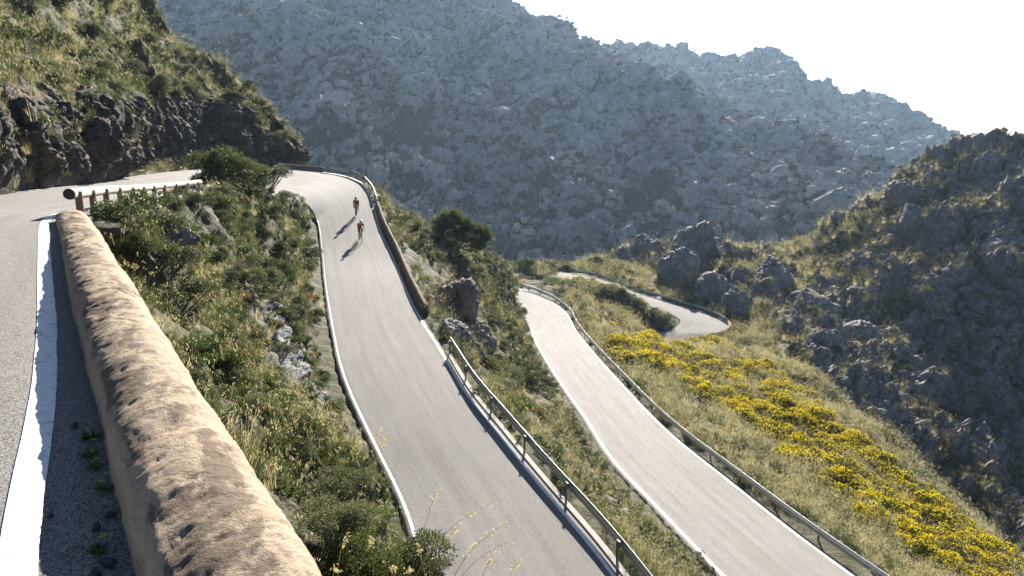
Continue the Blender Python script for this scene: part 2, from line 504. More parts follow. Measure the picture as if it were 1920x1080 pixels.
def edge_line(parent, ST, side, i0, i1, inset, width, rag=0.012, seed=0):
    """painted line along one edge of a ribbon of stations"""
    n = len(ST)
    a, b = int(i0 * (n - 1)), int(i1 * (n - 1)) + 1
    A, B = (ST[a:b, :3], ST[a:b, 3:]) if side == 0 else (ST[a:b, 3:], ST[a:b, :3])
    k = (b - a) * 6
    A = catmull(A, k); B = catmull(B, k)
    w = np.linalg.norm((B - A)[:, :2], axis=1)[:, None]
    D = (B - A) / w
    t = np.arange(k)
    r1 = (fbm(np.c_[t * .11, np.full(k, seed + .3), np.zeros(k)], 4) * rag)[:, None]
    r2 = (fbm(np.c_[t * .11, np.full(k, seed + 9.3), np.zeros(k)], 4) * rag)[:, None]
    s0, s1 = inset + r1, inset + width + r2
    V = []
    for q in np.linspace(0, 1, 4):
        s = s0 * (1 - q) + s1 * q
        X = A + D * s
        X[:, 2] += 0.012 + 0.05 * np.sin(np.pi * np.clip(s[:, 0] / w[:, 0], 0, 1))
        V.append(X)
    G = np.stack(V, 1)
    F = grid_faces(k, 4)
    o = link('edge_line', mesh_np('edge_line', G.reshape(-1, 3), F if side == 0 else F[:, ::-1]), M['paint'], parent)
    return o

roadA, STA = build_road('road', RA)
roadB, STB = build_road('road', RB)
roadC, STC = build_road('road', RC)

def sta_at(ST, x, y):
    m = (ST[:, :3] + ST[:, 3:]) / 2
    return int(np.argmin((m[:, 0] - x) ** 2 + (m[:, 1] - y) ** 2)) / (len(ST) - 1)
fa_h = sta_at(STA, -24, 72)
edge_line(roadA, STA, 0, fa_h + 0.035, 1, 0.0, 0.17, .012, 1)          # inner line, descending leg
edge_line(roadA, STA, 1, 0, 1, 0.05, 0.17, .012, 2)                  # outer line all round the bend
edge_line(roadB, STB, 0, 0, .72, 0.06, 0.15, .012, 4)
edge_line(roadB, STB, 1, 0, .97, 0.06, 0.15, .012, 5)
# line beside the parapet on the upper leg: its own path, fresh paint over an older line
LN = np.array([(1.0, -3.2, 0), (-.95, .9, 0)] + [tuple((az(*a) + az(*b)) / 2) for a, b in [((0, 990, 0), (85, 990, 0)), ((54, 760, 0), (105, 760, 0)), ((72, 612, 0), (105, 612, 0)), ((73, 530, 0), (97, 530, 0)),
      ((75, 450, -.02), (90, 447, -.02)), ((77, 425, -.05), (89, 427, -.05)), ((86, 405, -.1), (97, 405, -.1)), ((113, 388, -.18), (121, 389, -.18))]] + [(-11.9, 21, -.40), (-13.9, 26.5, -.82), (-15.4, 32, -1.18), (-17.6, 41, -1.68), (-20.4, 51, -2.38)])
def free_line(parent, P, width, rag=(0.006, 0.03)):
    k = 900
    P = catmull(P, k)
    T = np.gradient(P, axis=0); T /= np.linalg.norm(T, axis=1)[:, None]
    N = np.c_[T[:, 1], -T[:, 0], np.zeros(k)]
    t = np.arange(k)
    V = []
    for q, rg, sd in ((-.5, rag[0], 1), (-.2, 0, 2), (.2, 0, 3), (.5, rag[1], 4)):
        r = fbm(np.c_[t * .09, np.full(k, sd * 3.3), np.zeros(k)], 5) * rg + (np.round(pnoise(np.c_[t * .05, np.full(k, 5.5), np.zeros(k)]) * 2) * .012 if rg > .01 else 0)
        X = P + N * (q * width + r if np.ndim(r) == 0 else (q * width + r)[:, None])
        V.append(X)
    G = np.stack(V, 1)
    # lie on the ribbon: find the station cell under every vertex
    n_s = int(np.argmax(STA[:, 1] > 60))
    A, B = STA[:n_s, :3], STA[:n_s, 3:]
    e = (B - A)[:, :2]; e = e / np.linalg.norm(e, axis=1)[:, None]
    fw = np.c_[e[:, 1], -e[:, 0]]
    q = G.reshape(-1, 3)
    al = (q[:, None, 0] - A[None, :, 0]) * fw[None, :, 0] + (q[:, None, 1] - A[None, :, 1]) * fw[None, :, 1]
    dm = np.hypot(q[:, None, 0] - A[None, :, 0], q[:, None, 1] - A[None, :, 1])
    if np.mean(al[len(q) // 2, :5]) < 0: al = -al
    okc = (al[:, :-1] >= 0) & (al[:, 1:] < 0)
    kk = np.argmin(np.where(okc, dm[:, :-1], 1e6), 1)
    ar = np.arange(len(q))
    t_ = np.clip(al[ar, kk] / (al[ar, kk] - al[ar, kk + 1] + 1e-9), 0, 1)[:, None]
    a0 = A[kk] * (1 - t_) + A[kk + 1] * t_; b0 = B[kk] * (1 - t_) + B[kk + 1] * t_
    w = (b0 - a0)[:, :2]
    sl_ = np.clip((((q - a0)[:, :2]) * w).sum(1) / (w * w).sum(1), 0, 1)
    nodes = np.linspace(0, 1, 13)
    q[:, 2] = a0[:, 2] * (1 - sl_) + b0[:, 2] * sl_ + np.interp(sl_, nodes, .05 * np.sin(np.pi * nodes)) + .008
    G = q.reshape(k, 4, 3)
    return link('edge_line', mesh_np('edge_line', G.reshape(-1, 3), grid_faces(k, 4)[:, ::-1]), M['paint'], parent)
free_line(roadA, LN, 0.16, (0.003, 0.007))

# ------------------------------------------------------------------ terrain heights: thin-plate spline through surveyed points, roads cut in
WALL = np.array([(1.55, -2.2, .0), (.25, .3, 0), (-0.92, 2.33, 0), (-1.39, 3.05, 0), (-1.98, 3.97, 0), (-3.19, 5.88, 0), (-5.18, 9.05, 0), (-7.3, 12.5, -.05), (-9.25, 15.6, -.12)])
CP = []
def c(*a): CP.append(tuple(a))
def cy(px, py, Y): CP.append(tuple(ay(px, py, Y)))
for P in (RA, list(RB)[::2], RC):
    for q in P:
        c(*q[:3]); c(*q[3:])
for (x, y, z) in WALL[1:]:
    for d, dz in ((.45, -.9), (1.6, -2.7), (3.3, -5.0)) if y < 11 else ((.45, -.5), (1.6, -1.9), (3.3, -3.9)):
        c(x + .85 * d, y + .53 * d, z + dz)
c(0.6, 10, -7.6); c(-.8, 12, -7.2); c(-2.6, 16, -7.0); c(-2.5, 19.5, -9.6); c(2.2, 4, -9)
for q in [(220, 420, 19), (300, 480, 22), (280, 560, 16), (400, 420, 33), (340, 362, 36), (430, 316, 46), (480, 322, 52), (395, 330, 44), (500, 380, 55), (540, 440, 57), (560, 500, 52), (420, 560, 30), (500, 560, 38), (570, 600, 42),
          (380, 680, 18), (480, 700, 25), (560, 700, 31), (610, 720, 35), (450, 800, 16), (550, 820, 20), (640, 850, 26), (690, 880, 28.5), (600, 960, 12), (715, 985, 16), (700, 1078, 7.4), (740, 1078, 9),
          (860, 480, 78), (740, 400, 80), (790, 425, 85), (920, 475, 90), (950, 505, 98), (966, 532, 106), (880, 520, 74), (940, 560, 84), (900, 650, 58), (920, 700, 52), (990, 720, 60), (1000, 800, 42), (1060, 860, 41), (1130, 930, 36), (1200, 1000, 31), (1150, 1010, 27.5),
          (1250, 700, 78), (1350, 720, 84), (1400, 800, 66), (1500, 850, 60), (1300, 760, 64), (1600, 950, 47), (1500, 920, 45), (1700, 1000, 44), (1800, 1060, 41), (1700, 1075, 36),
          (1440, 650, 108), (1560, 740, 88), (1700, 860, 68), (1800, 960, 56), (1900, 1060, 49), (1180, 600, 108), (1120, 580, 116), (1150, 560, 125), (1050, 545, 128), (1000, 512, 140), (985, 500, 145),
          (1225, 652, 104), (1300, 660, 105), (1375, 656, 108), (1200, 500, 165), (1280, 485, 165), (1370, 505, 165), (1100, 492, 170), (1250, 472, 185), (1400, 466, 190), (1500, 455, 195), (1560, 432, 195), (1640, 392, 182), (1690, 366, 176), (1760, 345, 172), (1850, 318, 168), (1920, 302, 165), (2050, 276, 165), (2200, 255, 165),
          (1500, 520, 165), (1600, 480, 175), (1700, 450, 160), (1800, 400, 160), (1920, 375, 151), (1900, 450, 141), (1800, 520, 139), (1700, 560, 143), (1600, 600, 140), (1500, 600, 135), (1430, 570, 138), (1450, 560, 140), (1900, 600, 129), (1900, 750, 118), (1750, 700, 127), (1850, 850, 108), (1650, 680, 125), (1560, 660, 122), (1900, 950, 96), (2100, 700, 115), (2100, 450, 150)]:
    cy(*q)
for px, py, Y, dy, dz in [(740, 400, 80, 16, -16), (790, 425, 85, 20, -22), (920, 475, 90, 25, -18), (1100, 492, 170, 35, -24), (1250, 472, 185, 35, -24), (1400, 466, 190, 40, -24), (1500, 455, 195, 40, -26), (1640, 392, 182, 40, -22), (1760, 345, 172, 40, -20), (1920, 302, 165, 40, -18), (2200, 255, 165, 45, -18)]:
    x, y, z = ay(px, py, Y)
    c(x * (y + dy) / y, y + dy, z + dz)
for x_, y_, z_ in [(36.5, 49, -29.9), (36, 56, -29.5), (36.5, 68, -30.4), (38.5, 88, -31.1)]: c(x_ + 5.5, y_ + 2, z_ - 7)
for q in [(-45, 40, -2), (-35, 5, 0), (-50, 90, -10), (-30, 110, -22), (-15, 105, -20), (-60, 140, -50), (-40, 150, -48), (-20, 150, -42), (0, 170, -42), (10, 6, -14.3), (24, 8, -19.5), (40, 20, -30), (48, 35, -38), (60, 30, -42), (60, 60, -50), (75, 80, -52), (85, 60, -48), (120, 60, -34), (140, 100, -25), (30, -6, -22), (10, -6, -13), (70, -5, -38),
          (-60, 250, -70), (0, 260, -70), (80, 270, -68), (160, 270, -50), (185, 175, 8), (185, 100, -12)]:
    c(*q)
CPA = np.array(CP)
sc_ = 50.0
XY = CPA[:, :2] / sc_
d2 = ((XY[:, None] - XY[None]) ** 2).sum(-1)
K = np.where(d2 > 1e-12, .5 * d2 * np.log(d2 + 1e-12), 0)
n_ = len(XY)
A_ = np.zeros((n_ + 3, n_ + 3))
A_[:n_, :n_] = K + np.eye(n_) * 2e-5
A_[:n_, n_:] = np.c_[np.ones(n_), XY]
A_[n_:, :n_] = A_[:n_, n_:].T
W_ = np.linalg.solve(A_, np.r_[CPA[:, 2], 0, 0, 0])
GX0, GY0, GD = -72.0, -9.0, 0.5
gx = np.arange(GX0, 192, GD)
gy = np.arange(GY0, 292, GD)
H = np.zeros((len(gy), len(gx)))
for j0 in range(0, len(gy), 24):
    q = np.stack(np.meshgrid(gx, gy[j0:j0 + 24]), -1).reshape(-1, 2) / sc_
    dd = ((q[:, None] - XY[None]) ** 2).sum(-1).astype(np.float32)
    k = .5 * dd * np.log(dd + 1e-12)
    H[j0:j0 + 24] = (k @ W_[:n_] + W_[n_] + q @ W_[n_ + 1:]).reshape(-1, len(gx))
# cut the roads in
RZ = np.zeros_like(H); RC_ = np.zeros_like(H)
for P in SPLAT:
    i = np.round((P[:, 0] - GX0) / GD).astype(int); j = np.round((P[:, 1] - GY0) / GD).astype(int)
    ok = (i >= 0) & (i < len(gx)) & (j >= 0) & (j < len(gy))
    np.add.at(RZ, (j[ok], i[ok]), P[ok, 2]); np.add.at(RC_, (j[ok], i[ok]), 1)
ins = RC_ > 0
RZ = np.where(ins, RZ / np.maximum(RC_, 1), 0)
DR = np.where(ins, 0.0, 99.0)
cur, known = RZ.copy(), ins.copy()
def shift(a, dy, dx, fill):
    b = np.full_like(a, fill)
    ys, yd = (slice(0, a.shape[0] - dy), slice(dy, None)) if dy >= 0 else (slice(-dy, None), slice(0, dy))
    xs, xd = (slice(0, a.shape[1] - dx), slice(dx, None)) if dx >= 0 else (slice(-dx, None), slice(0, dx))
    b[yd, xd] = a[ys, xs]
    return b
for k in range(1, 9):
    sm, ct = np.zeros_like(H), np.zeros_like(H)
    for dy, dx in ((0, 1), (0, -1), (1, 0), (-1, 0)) + (((1, 1), (1, -1), (-1, 1), (-1, -1)) if k % 2 == 0 else ()):
        kk = shift(known.astype(float), dy, dx, 0)
        sm += shift(cur, dy, dx, 0) * kk; ct += kk
    new = (~known) & (ct > 0)
    cur[new] = sm[new] / ct[new]
    DR[new] = k * GD
    known |= new
H0 = H.copy()
core = ins & shift(ins, 1, 0, False) & shift(ins, -1, 0, False) & shift(ins, 0, 1, False) & shift(ins, 0, -1, False)
wr = np.where(DR <= GD, 1.0, 1 - sstep(GD, 2.6, DR))
# right of the parapet the bank drops away at once: the cut of the upper leg stops at the wall
XX, YY = np.meshgrid(gx, gy)
wd_, ws_ = np.full_like(H, 99.0), np.zeros_like(H)
for a_, b_ in zip(WALL[:-1, :2], WALL[1:, :2]):
    e_ = b_ - a_
    tt_ = np.clip(((XX - a_[0]) * e_[0] + (YY - a_[1]) * e_[1]) / (e_ @ e_), 0, 1)
    dx_, dy_ = XX - a_[0] - tt_ * e_[0], YY - a_[1] - tt_ * e_[1]
    dd_ = np.hypot(dx_, dy_)
    cr_ = e_[0] * dy_ - e_[1] * dx_
    ws_ = np.where(dd_ < wd_, -np.sign(cr_), ws_); wd_ = np.minimum(dd_, wd_)
cutoff = (ws_ > 0) & (wd_ > .12) & (wd_ < 3.0) & (YY < 15.6)
wr = np.where(cutoff, 0, wr)
DR = np.where(cutoff & (DR < 3.5), np.maximum(DR, wd_), DR)
H = np.where(known, H0 * (1 - wr) + (cur - np.where(core, .5, np.where(ins, .2, .07))) * wr - np.where(cutoff, .15, 0), H0)

def gsample(A, x, y):
    u = np.clip((np.asarray(x) - GX0) / GD, 0, len(gx) - 1.001)
    v = np.clip((np.asarray(y) - GY0) / GD, 0, len(gy) - 1.001)
    i, j = u.astype(int), v.astype(int)
    fu, fv = u - i, v - j
    return (A[j, i] * (1 - fu) + A[j, i + 1] * fu) * (1 - fv) + (A[j + 1, i] * (1 - fu) + A[j + 1, i + 1] * fu) * fv
def Hs(x, y): return float(gsample(H, np.array([x]), np.array([y]))[0])
def cast(px, py, y0=3.0):
    """first ground point that the pixel's ray meets"""
    a, s = ratio(px, py)
    Y = np.arange(y0, 285, .25)
    d = CZ + s * Y - gsample(H, a * Y, Y)
    k = np.nonzero(d < 0)[0]
    if len(k) == 0: return None
    y = Y[k[0]]
    return np.array([a * y, y, CZ + s * y])

# polar sheet of ground
NA = 980
th = np.linspace(RAD(-58), RAD(56), NA)
rr = np.concatenate([np.geomspace(1.2, 80, 560), np.linspace(80.2, 200, 560), np.geomspace(201, 270, 70)])
NR = len(rr)
TX, TY = np.outer(rr, np.sin(th)), np.outer(rr, np.cos(th)) - 1.0
TZ = gsample(H, TX, TY)
TD = gsample(DR, TX, TY)
G = np.stack([TX, TY, TZ], -1)
Nn = grid_normals(G)
Pf = G.reshape(-1, 3)
# where bare rock comes through
px_, yy = G[..., 0], G[..., 1]
az_ = px_ / np.maximum(yy, 1)
n_big = fbm(Pf * .045 + 3.1, 4).reshape(TX.shape)
n_mid = fbm(Pf * .16 + 8.1, 4).reshape(TX.shape)
def band(cx, cy_, rx, ry): return np.exp(-(((px_ - cx) / rx) ** 2 + ((yy - cy_) / ry) ** 2))
slope_s = np.clip(1 - Nn[..., 2], 0, 1)
# right hill and ravine: east of the grassy crest
crest = spline(np.array([0., 49, 56, 68, 88, 108, 125, 150, 175, 200, 300]), np.array([[37.], [36.5], [36], [36.5], [38.5], [38], [40], [52], [66], [80], [110]]), np.clip(yy.ravel(), 0, 299)).reshape(yy.shape)
east = sstep(-1, 5, px_ - crest - 2)
grassy_top = sstep(-30.5, -27.5, TZ) * sstep(.20, .45, slope_s * 0 + (1 - sstep(50, 105, px_)))
rockm = east * (0.80 + .5 * n_mid - .55 * band(75, 178, 26, 16) - .4 * band(60, 160, 14, 14) - .25 * band(62, 95, 10, 25))
knoll = band(38, 168, 16, 12) * 1.1 + band(55, 166, 8, 8) * .8 + band(46, 138, 6, 12) * .9
rockm = np.maximum(rockm, knoll + .35 * n_mid)
bank = .72 * band(-10.5, 33, 3.4, 6) + .6 * band(-13, 24, 2.0, 3) + .7 * band(-4.2, 45, 2.2, 3.5) + .5 * band(5.5, 32, 1.2, 4)
rockm = np.maximum(rockm, bank + .5 * n_mid - .1)
rockm = np.clip(np.maximum(rockm, .25 * n_big + .1), 0, 1) * sstep(.6, 2.5, TD)
soil_edge = (1 - sstep(.2, 2.2, TD))
def bulge(P, s, seed, an=(1, 1, 1)):
    f1, f2, i = worley(P * np.array(an) / s + seed)
    return (1 - f1) * .7 + sstep(0, .25, f2 - f1) * .45 + .5 * (i - .5)
def crag(P, s, seed, an=(1, 1, 1)):
    f1, f2, i, tl = worley(P * np.array(an) / s + seed, True)
    return (1 - f1) * .3 + sstep(0, .13, f2 - f1) * .4 + .6 * (i - .5) + .75 * tl + .25
far = sstep(60, 110, yy).ravel()
gap = np.ones(len(Pf))
sel = rockm.ravel() > .02
disp = np.zeros(len(Pf))
Q = Pf[sel] + .35 * np.c_[fbm(Pf[sel] * .5, 3), fbm(Pf[sel] * .5 + 40, 3), fbm(Pf[sel] * .5 + 80, 3)]
Qr = Q @ np.array([[.86, .2, -.47], [0, .92, .39], [.5, -.34, .8]])
b7, b3, b1 = crag(Qr, 11, 1.3, (1, 1, .7)), crag(Qr, 4, 4.7, (1, 1, 1.5)), crag(Qr, 1.6, 9.2, (1, 1, 1.7))
gap[sel] = sstep(.2, .45, .5 * b7 + .35 * b3 + .15 * b1 + .25 * fbm(Pf[sel] * .09 + 12, 3))
dsp = far[sel] * (4.3 * b7 + 2.2 * b3) + 1.0 * b1 * (.6 + .4 * far[sel]) + .22 * ridged(Q * 1.3, 4) * .6
disp[sel] = (dsp - far[sel] * 2.3 - .3) * sstep(.12, .75, rockm.ravel()[sel])
disp += (1 - sstep(.1, .6, rockm.ravel())) * sstep(.4, 2, TD.ravel()) * (.28 * fbm(Pf * .5, 4) + .12 * fbm(Pf * 2.4, 3))
G2 = G + Nn * disp.reshape(TX.shape)[..., None]
HF = grid_faces(NR, NA)
me = mesh_np('hillside', G2.reshape(-1, 3), HF)
me.polygons.foreach_set('use_smooth', ~((rockm.ravel()[HF[:, 0]] > .3) & (yy.ravel()[HF[:, 0]] > 70)))
soil = 1 - rockm.ravel() * (1 - far * (1 - gap))
attr(me, 'soil', soil)
ground = link('hillside', me, M['ground'])
tag(ground, kind='structure')
TN2 = grid_normals(G2)
TP2 = G2.reshape(-1, 3)

# ------------------------------------------------------------------ cliff hill on the left
CC = [ # base, crest, slope, skyline
 [(-10.2, -2, .0), (-12, -1, 3.2), (-19, 3, 8), (-34, 12, 17)],
 [(-12.4, 6, .0), (-14, 7, 3.2), (-21, 11, 8), (-36, 22, 17)],
 [(-15.3, 13.6, -.1), (-16.8, 15, 3.0), (-24, 20, 8), (-38, 32, 17.5)],
 [ay(-70, 371, 20.5), ay(-75, 190, 23), ay(-70, 60, 34), ay(-60, -170, 56)],
 [ay(0, 363, 25), ay(0, 186, 28.3), ay(0, 80, 40), ay(10, -130, 66)],
 [ay(100, 352.5, 32), ay(95, 190, 34.5), ay(110, 85, 47), ay(140, -100, 74)],
 [ay(180, 343, 39), ay(178, 186, 41.5), ay(190, 90, 54), ay(230, -50, 78)],
 [ay(212, 337, 44.5), ay(214, 172, 47), ay(232, 85, 60), ay(276, -8, 83)],
 [ay(222, 333, 55), ay(246, 166, 59), ay(262, 100, 68), ay(276, 50, 86)],
 [ay(292, 322, 69), ay(305, 172, 72), ay(308, 130, 78), ay(305, 98, 90)],
 [ay(372, 317, 78), ay(368, 182, 81), ay(368, 148, 85), ay(358, 119, 94)],
 [ay(440, 316, 85), ay(435, 203, 87), ay(430, 175, 91), ay(424, 150, 97)],
 [ay(505, 315, 90), ay(495, 246, 92), ay(494, 226, 95), ay(488, 204, 100)],
 [ay(548, 314, 92.5), ay(538, 283, 94.5), ay(537, 270, 96.5), ay(533, 256, 100)],
 [ay(576, 314, 94.5), ay(574, 306, 96), ay(573, 303, 97), ay(571, 298, 99)]]
CC = np.array([[np.array(p, float) for p in col] for col in CC])
behind = CC[:, 3] + np.array([-4, 26, -13])
CC = np.concatenate([CC[:, :1] + np.array([0, 0, -1.2]), CC, behind[:, None]], 1)
NU, NV = 640, 330
cu = np.r_[0, np.cumsum(np.linalg.norm(np.diff(CC[:, 1], axis=0), axis=1))]
# denser columns where the hill is seen
uq = np.interp(np.linspace(0, 1, NU), [0, .12, .75, 1], [0, cu[3], cu[9], cu[-1]])
rows = np.stack([spline(cu, CC[:, k], uq) for k in range(6)], 1)
tv = np.array([0, .05, .5, .72, .95, 1.1])
vq = np.linspace(0, 1.1, NV)
CG = np.stack([spline(tv, rows[i], vq) for i in range(NU)], 0)
CN = grid_normals(CG)
if CN[NU // 3, NV // 4] @ np.array([1, -1, .2]) < 0: CN = -CN; flip = True
else: flip = False
vv = np.broadcast_to(vq, (NU, NV))
P = CG.reshape(-1, 3)
crn = .5 + .09 * fbm(P * .12 + 5, 3).reshape(NU, NV)
outc = fbm(P * .14 + 20, 3).reshape(NU, NV)
crock = np.maximum(1 - sstep(crn - .05, crn + .05, vv), sstep(.45, .7, outc) * .9)
Qr = P @ np.array([[.8, .3, -.52], [-.1, .92, .39], [.6, -.25, .76]])
near = 1 - sstep(35, 70, P[:, 1])
d = crock.ravel() * (1.2 * crag(Qr, 4.6, 2.2, (1, 1, 1.9)) + .5 * crag(Qr, 1.5, 7.7, (1, 1, 2.4)) + .13 * bulge(Qr, .45, 3.1, (1, 1, 1.5)) + .22 * ridged(P * .9, 4) - .75)
d += (1 - crock.ravel()) * (.55 * fbm(P * .28, 4) + .2 * fbm(P * 1.3, 3))
d *= sstep(0.02, .12, vv.ravel()) * (.45 + .55 * sstep(22, 40, P[:, 1]))
CG2 = CG + CN * d.reshape(NU, NV)[..., None]
F = grid_faces(NU, NV)
me = mesh_np('cliff_hillside', CG2.reshape(-1, 3), F[:, ::-1] if not flip else F)
attr(me, 'soil', 1 - crock.ravel())
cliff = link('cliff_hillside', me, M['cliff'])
tag(cliff, kind='structure')
CN2 = grid_normals(CG2) * (-1 if flip else 1)

# ------------------------------------------------------------------ mountains across the valley
def mountain(name, ridge, Yr, Yb, rb, nA, nR, mat_, amp, seed, fine):
    ridge = np.array(ridge, float)
    pxs = np.linspace(ridge[0, 0], ridge[-1, 0], nA)
    pys = np.interp(pxs, ridge[:, 0], ridge[:, 1])
    yr = np.interp(pxs, [q[0] for q in Yr], [q[1] for q in Yr])
    yb = np.interp(pxs, [q[0] for q in Yb], [q[1] for q in Yb])
    a, sl = ratio(pxs, pys)
    top = np.stack([a * yr, yr, CZ + sl * yr], -1)
    ab = a
    bot = np.stack([ab * yb, yb, CZ - rb * yb], -1)
    s = np.r_[np.linspace(0, 1, nR), np.linspace(1.01, 1.3, 25)]
    Gm = bot[:, None] * (1 - s[None, :, None]) + top[:, None] * s[None, :, None]
    over = np.clip(s - 1, 0, None)
    Gm[:, :, 2] -= (over * 900 * np.minimum(1, over * 9))[None]
    Pm = Gm.reshape(-1, 3)
    w = (.12 + .88 * np.clip(4 * s * (1.15 - s), 0, 1))[None].repeat(nA, 0).ravel()
    spur = ridged(Pm * np.array([1, .5, .3]) / 170 + seed, 5, .5)
    big = fbm(Pm / 90 + seed, 4)
    Gm[:, :, 2] += (amp * w * (spur - .75) * .8 + amp * .35 * w * big).reshape(nA, -1)
    Nm = grid_normals(Gm)
    if Nm[..., 2].mean() < 0: Nm = -Nm
    Pm = Gm.reshape(-1, 3)
    Pw = Pm + 3 * np.c_[fbm(Pm * .06, 3), fbm(Pm * .06 + 31, 3), fbm(Pm * .06 + 71, 3)]
    Pt = Pw @ np.array([[.82, .25, -.51], [-.05, .93, .36], [.57, -.27, .78]])
    bl = [crag(Pt, sc, seed + sc, (1, 1, 1.5)) for sc, am in fine]
    bare = fbm(Pm / 70 + seed * 2, 4)
    sv = s[None].repeat(nA, 0).ravel()
    Pd = Pm @ np.array([[.9, .1, -.42], [-.2, .9, -.2], [.42, .3, .88]])
    str_ = ridged(Pd * np.array([.008, .012, .05]) + seed, 4)
    fld = (.22 * (str_ - .4) + .12 * bl[0] + .25 * bl[1] + .35 * bl[2] + .28 * bl[3] + .13 * bare + .16 * fbm(Pm / 9, 3) - .3 * (1 - sstep(.05, .8, sv)))
    c0_ = np.quantile(fld, .46)
    rk = sstep(c0_ - .07, c0_ + .1, fld)
    dd_ = sum(am * (b - .5) for b, (sc, am) in zip(bl, fine))
    dd_ = dd_ + 3.2 * str_
    m = .45 + .7 * rk
    Gm = Gm + Nm * (dd_ * m).reshape(nA, -1)[..., None]
    # hold the skyline on its surveyed line (slowly varying correction only)
    e_ = ((Gm[:, :, 2] - CZ) / Gm[:, :, 1]).max(1) - sl
    kw = np.hanning(91); kw /= kw.sum()
    e_ = np.convolve(np.pad(e_, 45, mode='edge'), kw, mode='valid')
    Gm[:, :, 2] -= e_[:, None] * Gm[:, :, 1] * np.clip(s * 1.4 - .25, 0, 1)[None]
    me = mesh_np(name, Gm.reshape(-1, 3), grid_faces(nA, Gm.shape[1])[:, ::-1], False)
    attr(me, 'soil', 1 - rk)
    o = link(name, me, mat_)
    tag(o, kind='structure')
    return o, Gm, Nm, (rk - .5).reshape(nA, -1)
mtn, MG, MN, MB = mountain('mountain', [(-420, -380), (0, -320), (300, -240), (500, -180), (700, -120), (900, -45), (960, -2), (990, 18), (1060, 55), (1130, 92), (1215, 126), (1300, 164), (1345, 190), (1400, 203), (1450, 228), (1500, 243), (1560, 262), (1650, 306), (1700, 336), (1760, 375), (1900, 455), (2350, 600)],
    [(-420, 900), (900, 840), (1345, 650), (1560, 570), (1700, 490), (2350, 420)], [(-420, 330), (900, 330), (1500, 330), (2350, 300)], .225, 1350, 700, M['mountain'], 36, 2.7, [(26, 3.2), (12, 3.4), (5.6, 3.0), (2.8, 1.9)])
mt2, MG2, MN2, MB2 = mountain('far_mountain', [(700, 20), (900, 50), (1000, 62), (1100, 74), (1180, 82), (1215, 85), (1260, 79), (1330, 105), (1400, 95), (1450, 100), (1530, 145), (1590, 180), (1640, 180), (1700, 200), (1780, 245), (1850, 272), (1920, 300), (2100, 370), (2450, 440)],
    [(700, 1100), (2450, 1000)], [(700, 700), (2450, 640)], .14, 640, 260, M['far_mountain'], 40, 6.1, [(36, 5), (16, 3.6), (8, 2.4), (4, 1.2)])
valley = link('valley_floor', mesh_np('valley_floor', np.array([(-1900, 120, -95), (1900, 120, -95), (2600, 2200, -95), (-2600, 2200, -95)]), np.array([[0, 1, 2, 3]])), M['mountain'])
attr(valley.data, 'soil', [1, 1, 1, 1])
tag(valley, kind='structure')

# ------------------------------------------------------------------ haze
hb = bmesh.new()
bmesh.ops.create_cube(hb, size=1)
hm = bpy.data.meshes.new('haze')
hb.to_mesh(hm)
haze = link('haze', hm)
haze.scale = (6000, 2700, 560)
haze.location = (0, 1100, 150)
t = MT('valley_haze')
vol = t.n('VolumePrincipled')
vol.inputs['Color'].default_value = (0.52, 0.74, 1.0, 1)
vol.inputs["Density"].default_value = 0.0001
vol.inputs['Anisotropy'].default_value = 0.35
t.t.links.new(vol.outputs[0], t.out.inputs['Volume'])
hm.materials.append(t.m)
tag(haze, kind='stuff')
